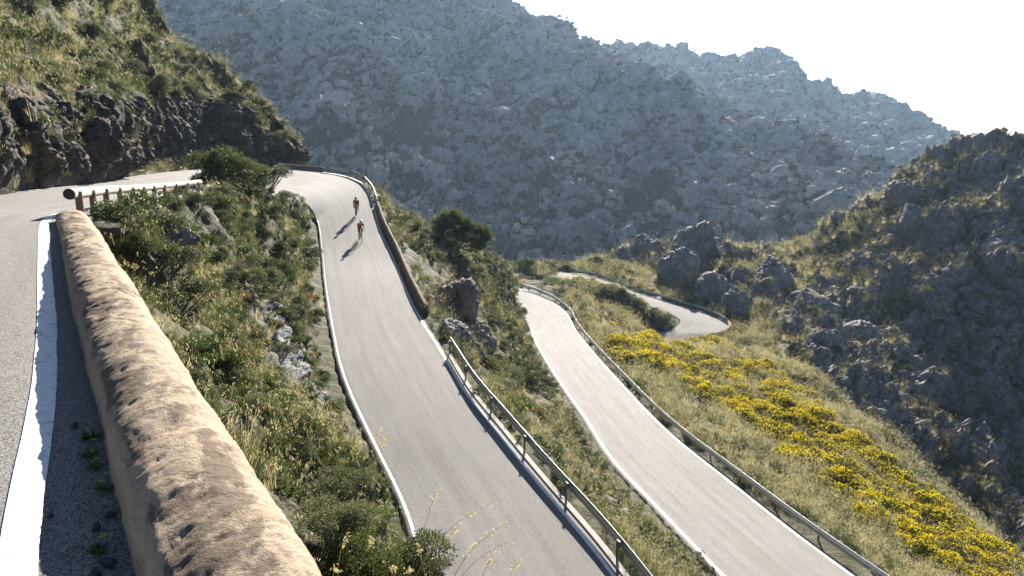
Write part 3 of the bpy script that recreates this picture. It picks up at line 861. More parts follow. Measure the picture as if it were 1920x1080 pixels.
# ------------------------------------------------------------------ mortar parapets
def parapet(name, path, w, h, deep, step, label, seed, nsec=56, cracks=(), taper=True, mat_='parapet'):
    L = np.r_[0, np.cumsum(np.linalg.norm(np.diff(path, axis=0), axis=1))][-1]
    n = int(L / step)
    P = catmull(path, n)
    T = np.gradient(P, axis=0); T[:, 2] = 0; T /= np.linalg.norm(T, axis=1)[:, None]
    N = np.c_[T[:, 1], -T[:, 0], np.zeros(n)]
    nl, na, nr_ = int(nsec * .22), int(nsec * .5), nsec - int(nsec * .22) - int(nsec * .5)
    hs = h * .5
    sec, us = [], []
    for i in range(nl): sec.append((-w / 2 - .015 * (1 - i / nl), -.08 + (hs + .08) * i / nl)); us.append(.2 * i / nl)
    for i in range(na):
        a = math.pi * i / (na - 1)
        e = .97
        cx_, sx_ = math.cos(a), math.sin(a)
        sec.append((-w / 2 * np.sign(cx_) * abs(cx_) ** e, hs + (h - hs) * sx_ ** e)); us.append(.2 + .5 * i / (na - 1))
    for i in range(1, nr_ + 1): sec.append((w / 2 + .12 * (i / nr_), hs - (hs + deep) * i / nr_)); us.append(.7 + .3 * i / nr_)
    sec, us = np.array(sec), np.array(us)
    vl = np.linspace(0, L, n)
    wv = 1 + .018 * pnoise(np.c_[vl * .8, np.full(n, seed), np.zeros(n)]) + .04 * pnoise(np.c_[vl * 2.7, np.full(n, seed + 5.), np.zeros(n)])
    endf = np.ones(n)
    if taper:
        endf = np.sqrt(np.clip(1 - np.clip(1 - np.minimum(vl, L - vl) / (w * .5), 0, 1) ** 2, .02, 1))
    X = P[:, None] + N[:, None] * (sec[None, :, 0] * wv[:, None] * (.35 + .65 * endf[:, None]))[..., None]
    zz = sec[None, :, 1] * np.where(sec[None, :, 1] > 0, (wv * endf)[:, None], 1)
    if h < .41 and len(path) == len(WALL): zz = np.where(zz > 0, zz * (1 - .34 * sstep(5.5, 14, P[:, 1]))[:, None], zz)
    X[..., 2] = P[:, None, 2] + zz
    Nm = grid_normals(X)
    ctr = P + np.array([0, 0, hs * .5])
    if ((X - ctr[:, None]) * Nm).sum() < 0: Nm = -Nm
    Q = X.reshape(-1, 3)
    U = np.broadcast_to(us[None], (n, nsec)).ravel(); V = np.broadcast_to(vl[:, None], (n, nsec)).ravel()
    TR = np.c_[V * 5 + U * 3, U * 4, np.full(len(U), seed)]
    d = .012 * fbm(np.c_[V * .9, U * 3, np.full(len(U), seed)], 4) + .008 * fbm(Q * 9, 4) + .003 * fbm(Q * 38, 2)
    pit = pnoise(Q * 15 + 3)
    d -= .016 * sstep(.42, .7, pit) + .006 * sstep(.45, .7, pnoise(Q * 41 + 9))
    flake = sstep(.12, .2, fbm(np.c_[V * 1.1, U * 5, np.full(len(U), seed + 2.)], 4)) * (1 - sstep(.42, .6, U))
    d -= .012 * flake
    for cv, k in cracks:
        wob = V - cv - .05 * pnoise(np.c_[U * 9, np.full(len(U), cv), np.zeros(len(U))]) - k * (U - .45)
        d -= .016 * np.exp(-(wob / .008) ** 2) * sstep(.18, .3, U) * (.6 + .6 * pnoise(np.c_[U * 14, np.full(len(U), cv + 3), np.zeros(len(U))]))
        d += .004 * (wob > 0) * np.exp(-np.abs(wob) / .5)
    X = X + Nm * d.reshape(n, nsec)[..., None]
    F = grid_faces(n, nsec)
    me = mesh_np(name, X.reshape(-1, 3), F)
    uv = me.uv_layers.new(name='UVMap')
    li = np.empty(len(me.loops), np.int32)
    me.loops.foreach_get('vertex_index', li)
    uv.data.foreach_set('uv', np.c_[U, V][li].astype(np.float32).ravel())
    o = link(name, me, M[mat_])
    tag(o, label, 'parapet wall')
    return o
parapet('stone_parapet', WALL, .56, .40, 1.9, .016, 'long sandy mortar parapet with rounded top beside the near road', 1.5, 64, [(5.45, .3), (10.4, .2), (15.2, .2)])

def out_idx(px, py):
    q = topx(STA[:, 3:])
    return int(np.argmin((q[:, 0] - px) ** 2 + (q[:, 1] - py) ** 2 + np.where(STA[:, 4] < 20, 1e6, 0)))
def off_path(ST, i0, i1, off, k, side=1):
    idx = np.unique(np.linspace(i0, i1, k).astype(int))
    A, B = (ST[idx, :3], ST[idx, 3:]) if side == 1 else (ST[idx, 3:], ST[idx, :3])
    D = B - A
    D[:, 2] = 0
    D /= np.linalg.norm(D, axis=1)[:, None]
    off = np.interp(np.linspace(0, 1, len(idx)), np.linspace(0, 1, len(np.atleast_1d(off))), np.atleast_1d(off))
    return B + D * off[:, None]
pw2 = off_path(STA, out_idx(699, 390), out_idx(786, 592), [.62, .5, .5], 12)
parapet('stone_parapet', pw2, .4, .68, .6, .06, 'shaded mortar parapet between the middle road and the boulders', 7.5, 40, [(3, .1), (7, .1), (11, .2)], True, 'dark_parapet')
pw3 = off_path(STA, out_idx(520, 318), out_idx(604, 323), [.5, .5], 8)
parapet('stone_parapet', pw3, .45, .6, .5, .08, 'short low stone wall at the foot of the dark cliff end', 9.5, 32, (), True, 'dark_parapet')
pw4 = off_path(STC, int(.60 * len(STC)), int(.75 * len(STC)), [.4, .4], 14)
parapet('stone_parapet', pw4, .5, .5, .5, .08, 'low pale stone kerb wall round the farthest road bend', 11.5, 32)

# ------------------------------------------------------------------ guardrails
def sweep_profile(path, prof, closed=True):
    n = len(path)
    T = np.gradient(path, axis=0); T[:, 2] = 0; T /= np.linalg.norm(T, axis=1)[:, None]
    N = np.c_[T[:, 1], -T[:, 0], np.zeros(n)]
    prof = np.array(prof)
    X = path[:, None] + N[:, None] * prof[None, :, 0, None]
    X[..., 2] += prof[None, :, 1]
    X = np.concatenate([X, X[:, :1]], 1)
    return X.reshape(-1, 3), grid_faces(n, len(prof) + 1)
def wbeam(th=.012):
    # face towards the road (-), height .31
    z = [-.155, -.14, -.105, -.07, -.035, 0, .035, .07, .105, .14, .155]
    x = [0, -.005, -.06, -.075, -.02, -.008, -.02, -.075, -.06, -.005, 0]
    return [(a * 1.2, b * 1.28) for a, b in zip(x, z)] + [(a * 1.2 + th, b * 1.28) for a, b in zip(x[::-1], z[::-1])]
def post_mesh(kind, hgt):
    bm = bmesh.new()
    if kind == 'wood':
        bmesh.ops.create_cone(bm, cap_ends=True, segments=12, radius1=.085, radius2=.08, depth=hgt + .5, matrix=Matrix.Translation((0, 0, (hgt - .5) / 2)))
        bmesh.ops.bevel(bm, geom=[e for e in bm.edges if e.verts[0].co.z > hgt - .05 and e.verts[1].co.z > hgt - .05], offset=.012, segments=2, affect='EDGES')
    else:
        # C section post with a block towards the rail
        for (x0, x1, y0, y1) in ((-.05, .05, -.03, -.022), (-.05, -.042, -.021, .03), (.042, .05, -.021, .03)):
            v = [bm.verts.new((x, y, z)) for z in (-.5, hgt) for x, y in ((y0, x0), (y1, x0), (y1, x1), (y0, x1))]
            for f in ((3, 2, 1, 0), (4, 5, 6, 7), (0, 1, 5, 4), (1, 2, 6, 5), (2, 3, 7, 6), (3, 0, 4, 7)): bm.faces.new([v[i] for i in f])
        for z0, z1, xa, xb in ((hgt - .26, hgt - .04, -.15, -.032),):
            v = [bm.verts.new((x, y, z)) for z in (z0, z1) for x, y in ((xa, -.045), (xb, -.045), (xb, .045), (xa, .045))]
            for f in ((3, 2, 1, 0), (4, 5, 6, 7), (0, 1, 5, 4), (1, 2, 6, 5), (2, 3, 7, 6), (3, 0, 4, 7)): bm.faces.new([v[i] for i in f])
    me = bpy.data.meshes.new('post')
    bm.to_mesh(me)
    bm.free()
    return me
def guardrail(path, label, kind='steel', hgt=.72, gap=4.0, railm='steel', flip=False, first=.3):
    L = np.r_[0, np.cumsum(np.linalg.norm(np.diff(path, axis=0), axis=1))]
    n = int(L[-1] / .25)
    P = catmull(path, n)
    root = empty('guardrail', P[0])
    tag(root, label, 'guardrail')
    prof = wbeam()
    if flip: prof = [(-a, b) for a, b in prof][::-1]
    Pr = P - P[0]
    Pr[:, 2] += hgt - .155
    if kind == 'wood':
        prof = [(.125 * math.cos(a), .125 * math.sin(a)) for a in np.linspace(0, -2 * math.pi, 20, endpoint=False)]
        V, F = sweep_profile(Pr, prof)
        link('log_rail', mesh_np('log_rail', V, F), M['log_wood'], root)
        bm = bmesh.new()
        bmesh.ops.create_cone(bm, cap_ends=True, segments=20, radius1=.122, radius2=.11, depth=.06)
        em = bpy.data.meshes.new('log_end'); bm.to_mesh(em); bm.free()
        e_ = link('log_end', em, M['end_grain'], root)
        dv_ = Vector(Pr[0] - Pr[1]).normalized()
        e_.rotation_euler = dv_.to_track_quat('Z', 'Y').to_euler()
        e_.location = Vector(Pr[0]) + dv_ * .02
    else:
        V, F = sweep_profile(Pr, prof)
        link('rail', mesh_np('rail', V, F), M[railm], root)
    pm = post_mesh(kind, hgt - (.1 if kind == 'wood' else 0))
    pm.materials.append(M['post_wood'] if kind == 'wood' else M['dark_steel'])
    d = np.r_[0, np.cumsum(np.linalg.norm(np.diff(P, axis=0), axis=1))]
    T = np.gradient(P, axis=0)
    s = first
    while s < d[-1]:
        k = int(np.searchsorted(d, s))
        a = math.atan2(T[k, 1], T[k, 0]) - math.pi / 2
        if flip: a += math.pi
        o = link('post', pm, None, root)
        off = .165 if kind == 'steel' else .11
        nx, ny = math.cos(a), math.sin(a)
        o.location = (Pr[k, 0] + nx * off, Pr[k, 1] + ny * off, Pr[k, 2] - hgt + .155)
        o.rotation_euler = (0, 0, a)
        s += gap
    return root
g1 = np.array([(-9.75, 16.5, -.2), (-10.7, 18.8, -.38), (-11.65, 21.3, -.55), (-13.2, 26, -.9), (-14.7, 31, -1.25), (-16.6, 40, -1.75)])
guardrail(g1, 'guardrail of one pale round log on brown wooden posts beyond the near parapet', 'wood', .72, 2.3, 'steel')
guardrail(off_path(STA, out_idx(829, 658), len(STA) - 1, .5, 22), 'grey steel guardrail along the middle road below the boulders', 'steel', .82, 4.0)
guardrail(off_path(STA, out_idx(606, 323), out_idx(699, 386), [.3, .5, 1.1, 1.0, .75], 12), 'curved steel guardrail on the far outside of the upper hairpin', 'steel', .8, 3.0)
guardrail(off_path(STB, 2, int(.955 * len(STB)), .42, 40), 'long steel guardrail beside the lower road above the yellow gorse', 'steel', .72, 4.0)
guardrail(off_path(STC, int(.05 * len(STC)), int(.62 * len(STC)), .4, 18), 'distant steel guardrail leading into the farthest road bend', 'steel', .7, 4.0)
kb = off_path(STA, out_idx(829, 658), len(STA) - 1, .27, 60)
kV, kF = sweep_profile(catmull(kb, 150), [(-.12, -.05), (-.12, .035), (-.1, .05), (.1, .05), (.13, .02), (.13, -.2)])
tag(link('kerb', mesh_np('kerb', kV, kF, False), M['kerb']), kind='structure')

# ------------------------------------------------------------------ rocks
def rock_mesh(seed, mat_, sub=5, flat=.75, facet=1.0):
    bm = bmesh.new()
    bmesh.ops.create_icosphere(bm, subdivisions=sub, radius=1)
    V = np.array([v.co[:] for v in bm.verts])
    F = np.array([[v.index for v in f.verts] for f in bm.faces])
    bm.free()
    r = np.random.default_rng(seed)
    D = V.copy()
    sc = np.array([1, r.uniform(.65, .95), flat * r.uniform(.8, 1.15)])
    rad = np.full(len(D), 9.0)
    for k in range(15):                      # a convex block cut by planes
        nrm = r.normal(size=3); nrm /= np.linalg.norm(nrm)
        rad = np.minimum(rad, r.uniform(.66, 1.0) / np.maximum(D @ nrm, .05))
    rad = np.minimum(rad, 1.25)
    R3 = np.linalg.qr(r.normal(size=(3, 3)))[0]
    P = D * rad[:, None] * sc
    Q = P @ R3
    f1, f2, _ = worley(Q * 2.1 + seed)
    rad_d = .13 * (1 - f1) + .08 * sstep(0, .2, f2 - f1) + .06 * fbm(Q * 2, 4)
    f1, f2, _ = worley(Q * np.array([3.2, 3.2, 8.5]) + seed + 5)
    rad_d += .05 * sstep(0, .25, f2 - f1) + .035 * ridged(Q * 4.5, 4) * facet
    P = P + D * (rad_d - .2)[:, None]
    P[:, 2] += .35
    me = mesh_np('boulder', P, F)
    me.materials.append(M[mat_])
    return me
RM = {k: [rock_mesh(100 * j + i, k, 5, [.8, 1.0, .65, .9][i % 4]) for i in range(n)] for j, (k, n) in enumerate((('limestone', 6), ('red_stone', 2), ('brown_stone', 3)))}
def boulder(p, r, kind, label, group=None, seed=0, sz=(1, 1, 1), sink=.25):
    q = np.random.default_rng(seed + 11)
    o = link('boulder', RM[kind][int(q.integers(len(RM[kind])))])
    o.location = (p[0], p[1], p[2] - r * sink)
    o.rotation_euler = (q.normal() * .15, q.normal() * .15, q.uniform(0, 6.28))
    o.scale = (r * sz[0], r * sz[1], r * sz[2])
    tag(o, label, 'boulder', group)
    return o
def at_px(px, py, y0=3.0):
    p = cast(px, py, y0)
    return p
for i, (px, py, r, kind, lb, sz) in enumerate([
    (852, 588, 2.6, 'brown_stone', 'tall dark brown boulder at the end of the shaded parapet', (1, 1, 1.3)),
    (812, 572, .8, 'brown_stone', 'small brown rock wedged against the shaded parapet end', (1, 1, 1)),
    (862, 645, 1.35, 'limestone', 'pale grey domed boulder where the middle guardrail starts', (1, 1, 1.15)),
    (895, 640, 1.75, 'brown_stone', 'broad brown boulder behind the pale domed one', (1, 1.2, 1.1)),
    (888, 672, 1.0, 'limestone', 'lowest grey boulder of the pile behind the middle guardrail', (1, 1, 1)),
    (1218, 1000, .55, 'limestone', 'rough grey rock on the verge between middle guardrail and lower road', (1, 1, .8)),
    (1190, 975, .5, 'limestone', 'flat pale rock higher on the verge between the two roads', (1.2, 1, .6)),
    (1252, 1075, .6, 'limestone', 'whitish rock at the bottom edge between the two roads', (1, 1, .8)),
    (1641, 1076, .45, 'brown_stone', 'stubby brown stone at the near end of the lower guardrail', (1, 1, 1.2)),
    (206, 376, .25, 'limestone', 'grey rock behind the wooden guardrail posts', (1.3, 1, .7)),
    (300, 452, .7, 'limestone', 'grey slab showing through shrubs under the near parapet', (1.5, .8, .6)),
    (262, 408, .4, 'limestone', 'small grey slab above the larger one under the parapet', (1.4, .8, .6)),
    (1697, 372, 5.2, 'red_stone', 'overhanging reddish outcrop on the shoulder of the right hill', (1.15, .9, .95)),
    (1205, 486, 3.6, 'limestone', 'pointed grey crag left of the twin crags on the saddle', (1, 1, 1.15)),
    (1172, 494, 2.5, 'limestone', 'low grey crag at the left end of the saddle crags', (1.2, 1, .9)),
    (1280, 482, 5.0, 'limestone', 'tallest grey crag standing on the saddle skyline', (1, .9, 1.1)),
    (1325, 488, 3.6, 'limestone', 'blunt grey crag right beside the tallest skyline crag', (1, 1, 1)),
    (1272, 530, 4.2, 'limestone', 'grey crag in front of the tallest skyline crag', (1, 1, .95)),
    (1376, 512, 2.8, 'limestone', 'isolated grey crag on the grassy saddle', (1, 1, 1)),
    (1345, 560, 3.6, 'limestone', 'large rounded crag above the farthest road bend', (1.3, 1, .9)),
    (1380, 592, 2.6, 'limestone', 'rugged crag just right of the farthest road bend', (.9, 1, 1)),
    (1408, 462, 2.4, 'limestone', 'small dark crag on the skyline at the valley dip', (1.2, 1, .8)),
    (1455, 548, 3.4, 'limestone', 'leaning grey crag at the left edge of the shaded gully', (1, 1, 1.1)),
    (1530, 585, 5.0, 'limestone', 'big grey crag at the head of the shaded gully', (1, 1, 1)),
    (1590, 640, 5.0, 'limestone', 'massive dark crag hanging over the ravine', (1.1, 1, 1)),
    (1660, 545, 4.0, 'red_stone', 'reddish rock face low on the right hill', (1, 1, .9)),
    (1760, 560, 4.6, 'limestone', 'bulging grey rock face midway up the right hill', (1.2, 1, .9)),
    (1720, 620, 4.0, 'limestone', 'grey rock shelf above the ravine floor', (1.3, 1, .8)),
    (1890, 480, 5.0, 'limestone', 'grey buttress near the right edge of the hill', (1, 1, 1)),
    (1800, 430, 4.4, 'limestone', 'domed grey buttress high on the right hill', (1.2, 1, .9)),
    (1850, 350, 3.0, 'limestone', 'jagged grey crag near the top of the right hill', (1.2, 1, .9)),
    (1905, 325, 3.0, 'limestone', 'topmost grey crag of the right hill', (1.2, 1, .8))]):
    p = at_px(px, py)
    if p is None: continue
    k_ = 1.15 if 13 <= i <= 22 else 1.0
    boulder(p, r * k_, kind, lb, None, i, (sz[0] * .85, sz[1], sz[2] * (1.4 if k_ > 1 else 1)), .3)
# loose boulders on the rocky rib and hill
vis_px = topx(TP2)
def infr(q, m=60): return (q[:, 0] > -m) & (q[:, 0] < 1920 + m) & (q[:, 1] > -m) & (q[:, 1] < 1080 + m * 2) & (q[:, 2] > 0)
el = (TP2[:, 2] - CZ).reshape(NR, NA) / np.maximum(np.hypot(TP2[:, 0], TP2[:, 1]).reshape(NR, NA), .5)
rm_ = np.maximum.accumulate(el, 0)
dist = np.hypot(TP2[:, 0], TP2[:, 1])
VIS = ((rm_ - el).ravel() * dist < 1.0) & infr(vis_px, 120)
du = np.gradient(G2, axis=0); dv = np.gradient(G2, axis=1)
AREA = np.linalg.norm(np.cross(du, dv), axis=2).ravel()
RK = rockm.ravel(); TDr = TD.ravel()
def pick(w, n, mind, tries=30):
    """vertex indices, at least mind apart"""
    w = np.where(w > 0, w, 0); w = w / w.sum()
    cand = rng.choice(len(w), size=min(n * tries, int((w > 0).sum())), replace=False, p=w)
    out, cell = [], {}
    for k in cand:
        p = TP2[k]
        m = mind if np.isscalar(mind) else mind[k]
        c_ = (int(p[0] // m), int(p[1] // m))
        ok = True
        for a in (-1, 0, 1):
            for b in (-1, 0, 1):
                for q in cell.get((c_[0] + a, c_[1] + b), ()):
                    if np.hypot(*(TP2[q, :2] - p[:2])) < m: ok = False
        if ok:
            cell.setdefault(c_, []).append(k); out.append(k)
            if len(out) >= n: break
    return out
w = AREA * VIS * (RK > .45) * (dist > 70)
for i, k in enumerate(pick(w, 45, 5)):
    r = .7 + 1.7 * rng.random() ** 2
    x = vis_px[k, 0]; y = vis_px[k, 1]
    if y > 600: lb, gr = 'grey limestone boulder among scrub in the shaded ravine', 'boulders in the ravine'
    elif x < 1450: lb, gr = 'grey limestone boulder in dry grass on the saddle', 'boulders on the saddle'
    else: lb, gr = 'grey limestone boulder on the shaded face of the right hill', 'boulders on the right hill'
    boulder(TP2[k], r, 'limestone', lb, gr, 500 + i, (1, 1, rng.uniform(.7, 1.3)), .3)

# ------------------------------------------------------------------ plants
def rot_axis(v, ax, a):
    c_, s_ = np.cos(a)[..., None], np.sin(a)[..., None]
    return v * c_ + np.cross(ax, v) * s_ + ax * (ax * v).sum(-1, keepdims=True) * (1 - c_)
def tuft_mesh(name, seed, nb, h, spread, width, mats, heads=0, droop=.5, lean=(0, 0)):
    r = np.random.default_rng(seed)
    V, F, mi = [], [], []
    for b in range(nb + heads):
        head = b >= nb
        a = r.uniform(0, 6.283)
        r0 = spread * .35 * math.sqrt(r.random())
        base = np.array([r0 * math.cos(a), r0 * math.sin(a), -.03])
        hh = h * (r.uniform(.45, 1.0) if not head else r.uniform(1.0, 1.45))
        out = r.uniform(.1, 1.0) * (droop if not head else droop * .5)
        dirv = np.array([math.cos(a + r.normal() * .5), math.sin(a + r.normal() * .5), 0])
        side = np.array([-dirv[1], dirv[0], 0]) * (math.cos(r.uniform(-1, 1)))
        w0 = width * r.uniform(.6, 1.2) * (.55 if head else 1)
        segs = 4
        i0 = len(V)
        for s in range(segs + 1):
            t = s / segs
            p = base + dirv * hh * (out * t * t * .9 + .12 * t) + np.array([lean[0] * t * t * hh, lean[1] * t * t * hh, hh * (t - .35 * out * t * t * t)])
            ww = w0 * (1 - t) ** .6 if not head else w0 * .8
            V += [p - side * ww, p + side * ww]
        for s in range(segs):
            k = i0 + 2 * s
            F.append((k, k + 1, k + 3, k + 2)); mi.append(0)
        if head:
            tip = p
            for q in range(7):
                c_ = tip + np.array([r.normal() * .02, r.normal() * .02, -.02 * q * h]) + dirv * .01 * q
                ax = r.normal(size=3); ax /= np.linalg.norm(ax)
                u = np.cross(ax, [0, 0, 1.]); u /= np.linalg.norm(u) + 1e-6
                s1 = width * 1.0; s2 = width * 2.8
                k = len(V)
                V += [c_ - u * s1, c_ - np.array([0, 0, s2]), c_ + u * s1, c_ + np.array([0, 0, s2])]
                F.append((k, k + 1, k + 2, k + 3)); mi.append(1)
    me = mesh_np(name, np.array(V), np.array(F))
    for m_ in mats: me.materials.append(M[m_])
    me.polygons.foreach_set('material_index', np.array(mi, np.int32))
    return me
def leaf_quads(C, D, Ns, ln, wd, r):
    """leaf quads at C pointing along D, with side from Ns"""
    n = len(C)
    Sd = np.cross(D, Ns); Sd /= np.linalg.norm(Sd, axis=1)[:, None] + 1e-9
    l = (ln * r.uniform(.6, 1.25, n))[:, None]; w_ = (wd * r.uniform(.7, 1.2, n))[:, None]
    up = np.cross(Sd, D) * w_ * .25
    V = np.stack([C, C + D * l * .5 + Sd * w_ + up, C + D * l, C + D * l * .5 - Sd * w_ + up], 1).reshape(-1, 3)
    return V, np.arange(4 * n).reshape(-1, 4)
def blobs(r, n, rad, flat):
    B = []
    for i in range(n):
        a = r.uniform(0, 6.28); q = rad * math.sqrt(r.random()) * .72
        rr_ = rad * r.uniform(.28, .5)
        B.append((q * math.cos(a), q * math.sin(a), rad * flat * r.uniform(.25, .95) * (1 - .35 * q / rad), rr_))
    return B
def shrub_mesh(name, seed, rad, flat, nl, ll, lw, leafm, nb=9, flower=None, nf=0, fl=.05, spiky=False):
    r = np.random.default_rng(seed)
    B = blobs(r, nb, rad, flat)
    Vs, Fs, mi, o = [], [], [], 0
    wts = np.array([b[3] ** 2 for b in B]); wts /= wts.sum()
    bi = r.choice(len(B), nl, p=wts)
    Bc = np.array([b[:3] for b in B])[bi]; br = np.array([b[3] for b in B])[bi]
    d = r.normal(size=(nl, 3)); d[:, 2] = np.abs(d[:, 2]) * .9 + d[:, 2] * .25
    d /= np.linalg.norm(d, axis=1)[:, None]
    # twig sprays: leaves gather round a limited number of directions
    ns = max(30, nl // 22)
    sd = r.normal(size=(ns, 3)); sd[:, 2] = np.abs(sd[:, 2]); sd /= np.linalg.norm(sd, axis=1)[:, None]
    d = d * .38 + sd[r.integers(ns, size=nl)] * .9
    d /= np.linalg.norm(d, axis=1)[:, None]
    t = r.random(nl) ** .45
    C = Bc + d * (br * (.35 + .72 * t))[:, None] * np.array([1, 1, .85])
    C += r.normal(size=C.shape) * rad * .02
    D = d + r.normal(size=(nl, 3)) * (.35 if spiky else .8)
    D[:, 2] += .25
    D /= np.linalg.norm(D, axis=1)[:, None]
    Ns = r.normal(size=(nl, 3)); 
    V, F = leaf_quads(C, D, Ns, ll, lw, r)
    Vs.append(V); Fs.append(F + o); mi += [0] * len(F); o += len(V)
    if flower:
        fi = r.choice(len(B), nf, p=wts)
        ax = sd[r.integers(max(20, ns // 3), size=nf)] + r.normal(size=(nf, 3)) * .13
        ax[:, 2] = np.abs(ax[:, 2]) + .12; ax /= np.linalg.norm(ax, axis=1)[:, None]
        C = np.array([b[:3] for b in B])[fi] + ax * (np.array([b[3] for b in B])[fi] * r.uniform(.95, 1.16, nf))[:, None]
        D = r.normal(size=(nf, 3)) + ax; D /= np.linalg.norm(D, axis=1)[:, None]
        V, F = leaf_quads(C, D, r.normal(size=(nf, 3)), fl, fl * .5, r)
        Vs.append(V); Fs.append(F + o); mi += [1] * len(F); o += len(V)
    # stems
    for b in B:
        p0 = np.array([r.normal() * .05, r.normal() * .05, -.1]); p1 = np.array(b[:3])
        ax = p1 - p0; u = np.cross(ax, [.3, .8, .1]); u /= np.linalg.norm(u); v_ = np.cross(ax, u); v_ /= np.linalg.norm(v_)
        k = [p0 + .03 * (u * math.cos(q) + v_ * math.sin(q)) for q in (0, 2.1, 4.2)] + [p1 + .012 * (u * math.cos(q) + v_ * math.sin(q)) for q in (0, 2.1, 4.2)]
        Vs.append(np.array(k)); Fs.append(np.array([(0, 1, 4, 3), (1, 2, 5, 4), (2, 0, 3, 5)]) + o); mi += [2 if flower else 1] * 3; o += 6
    me = mesh_np(name, np.concatenate(Vs), np.concatenate(Fs), False)
    for m_ in [leafm] + ([flower] if flower else []) + ['twig']: me.materials.append(M[m_])
    me.polygons.foreach_set('material_index', np.array(mi, np.int32))
    return me
SH = {'mastic': [shrub_mesh('mastic_shrub', 20 + i, 1.0, .8, 6500, .07, .021, 'mastic', 11) for i in range(4)],
      'olive': [shrub_mesh('grey_shrub', 40 + i, 1.0, .75, 5500, .07, .018, 'olive', 11) for i in range(3)],
      'bright': [shrub_mesh('green_shrub', 60 + i, 1.0, .8, 5500, .07, .022, 'bright', 10) for i in range(2)],
      'rust': [shrub_mesh('rusty_shrub', 70 + i, 1.0, .7, 2400, .09, .022, 'rust', 8) for i in range(2)],
      'gorse': [shrub_mesh('gorse_bush', 80 + i, 1.0, .8, 3000, .10, .016, 'gorse_leaf', 11, 'gorse_flower', 1700, .06, True) for i in range(4)],
      'gorse_dark': [shrub_mesh('gorse_bush', 90 + i, 1.0, .8, 3200, .10, .016, 'gorse_leaf', 11, 'gorse_flower', 650, .06, True) for i in range(2)]}
CATN = {'mastic': ('mastic_shrub', 'dark mastic shrub'), 'olive': ('grey_leaved_shrub', 'grey green shrub'), 'bright': ('green_shrub', 'fresh green shrub'), 'rust': ('rusty_shrub', 'rusty half dry shrub'), 'gorse': ('gorse_bush', 'gorse bush in bloom'), 'gorse_dark': ('gorse_bush', 'sparsely flowering gorse bush')}
def size_word(r): return 'low' if r < .7 else ('' if r < 1.1 else 'large')
ZBOX = {'cliff top shrubs': (0, 0, 560, 300), 'cliff brow shrubs': (210, 100, 560, 300), 'gorse band': (1170, 620, 1900, 1090), 'far gorse': (1140, 520, 1270, 650)}
def place_words(p, group):
    if group not in ZBOX: return ''
    x0, y0, x1, y1 = ZBOX[group]
    x, y, _ = topx(np.array(p))
    a, b = (x - x0) / (x1 - x0), (y - y0) / (y1 - y0)
    if group == 'gorse band':
        return ['at its far end', 'in its upper part', 'above its middle', 'at its middle', 'below its middle', 'in its lower part', 'at its near end'][int(np.clip((a + b) / 2 * 7, 0, 6))]
    return ', ' + ['far', 'midway', 'near'][int(np.clip(b * 3, 0, 2))] + ' ' + ['left', 'centre', 'right'][int(np.clip(a * 3, 0, 2))]
def shrub(p, r, kind, where, group, seed, sz=1.0, label=None):
    q = np.random.default_rng(seed)
    me = SH[kind][int(q.integers(len(SH[kind])))]
    o = link(CATN[kind][0], me)
    o.location = (p[0], p[1], p[2] - .12 * r)
    o.rotation_euler = (q.normal() * .12, q.normal() * .12, q.uniform(0, 6.28))
    o.scale = (r, r * q.uniform(.85, 1.15), r * sz * q.uniform(.85, 1.15))
    lb = label or ' '.join((size_word(r) + ' ' + CATN[kind][1] + ' ' + where + ' ' + place_words(p, group)).split()).replace(' ,', ',')
    tag(o, lb, 'gorse' if 'gorse' in kind else 'shrub', None if label else group + ' ' + size_word(r) + ' ' + kind.replace('_', ' '))
    return o
def inpoly(q, poly):
    x, y = q[:, 0], q[:, 1]
    r_ = np.zeros(len(x), bool)
    n = len(poly)
    for i in range(n):
        x0, y0 = poly[i]; x1, y1 = poly[(i + 1) % n]
        cnd = ((y0 > y) != (y1 > y)) & (x < (x1 - x0) * (y - y0) / (y1 - y0 + 1e-9) + x0)
        r_ ^= cnd
    return r_
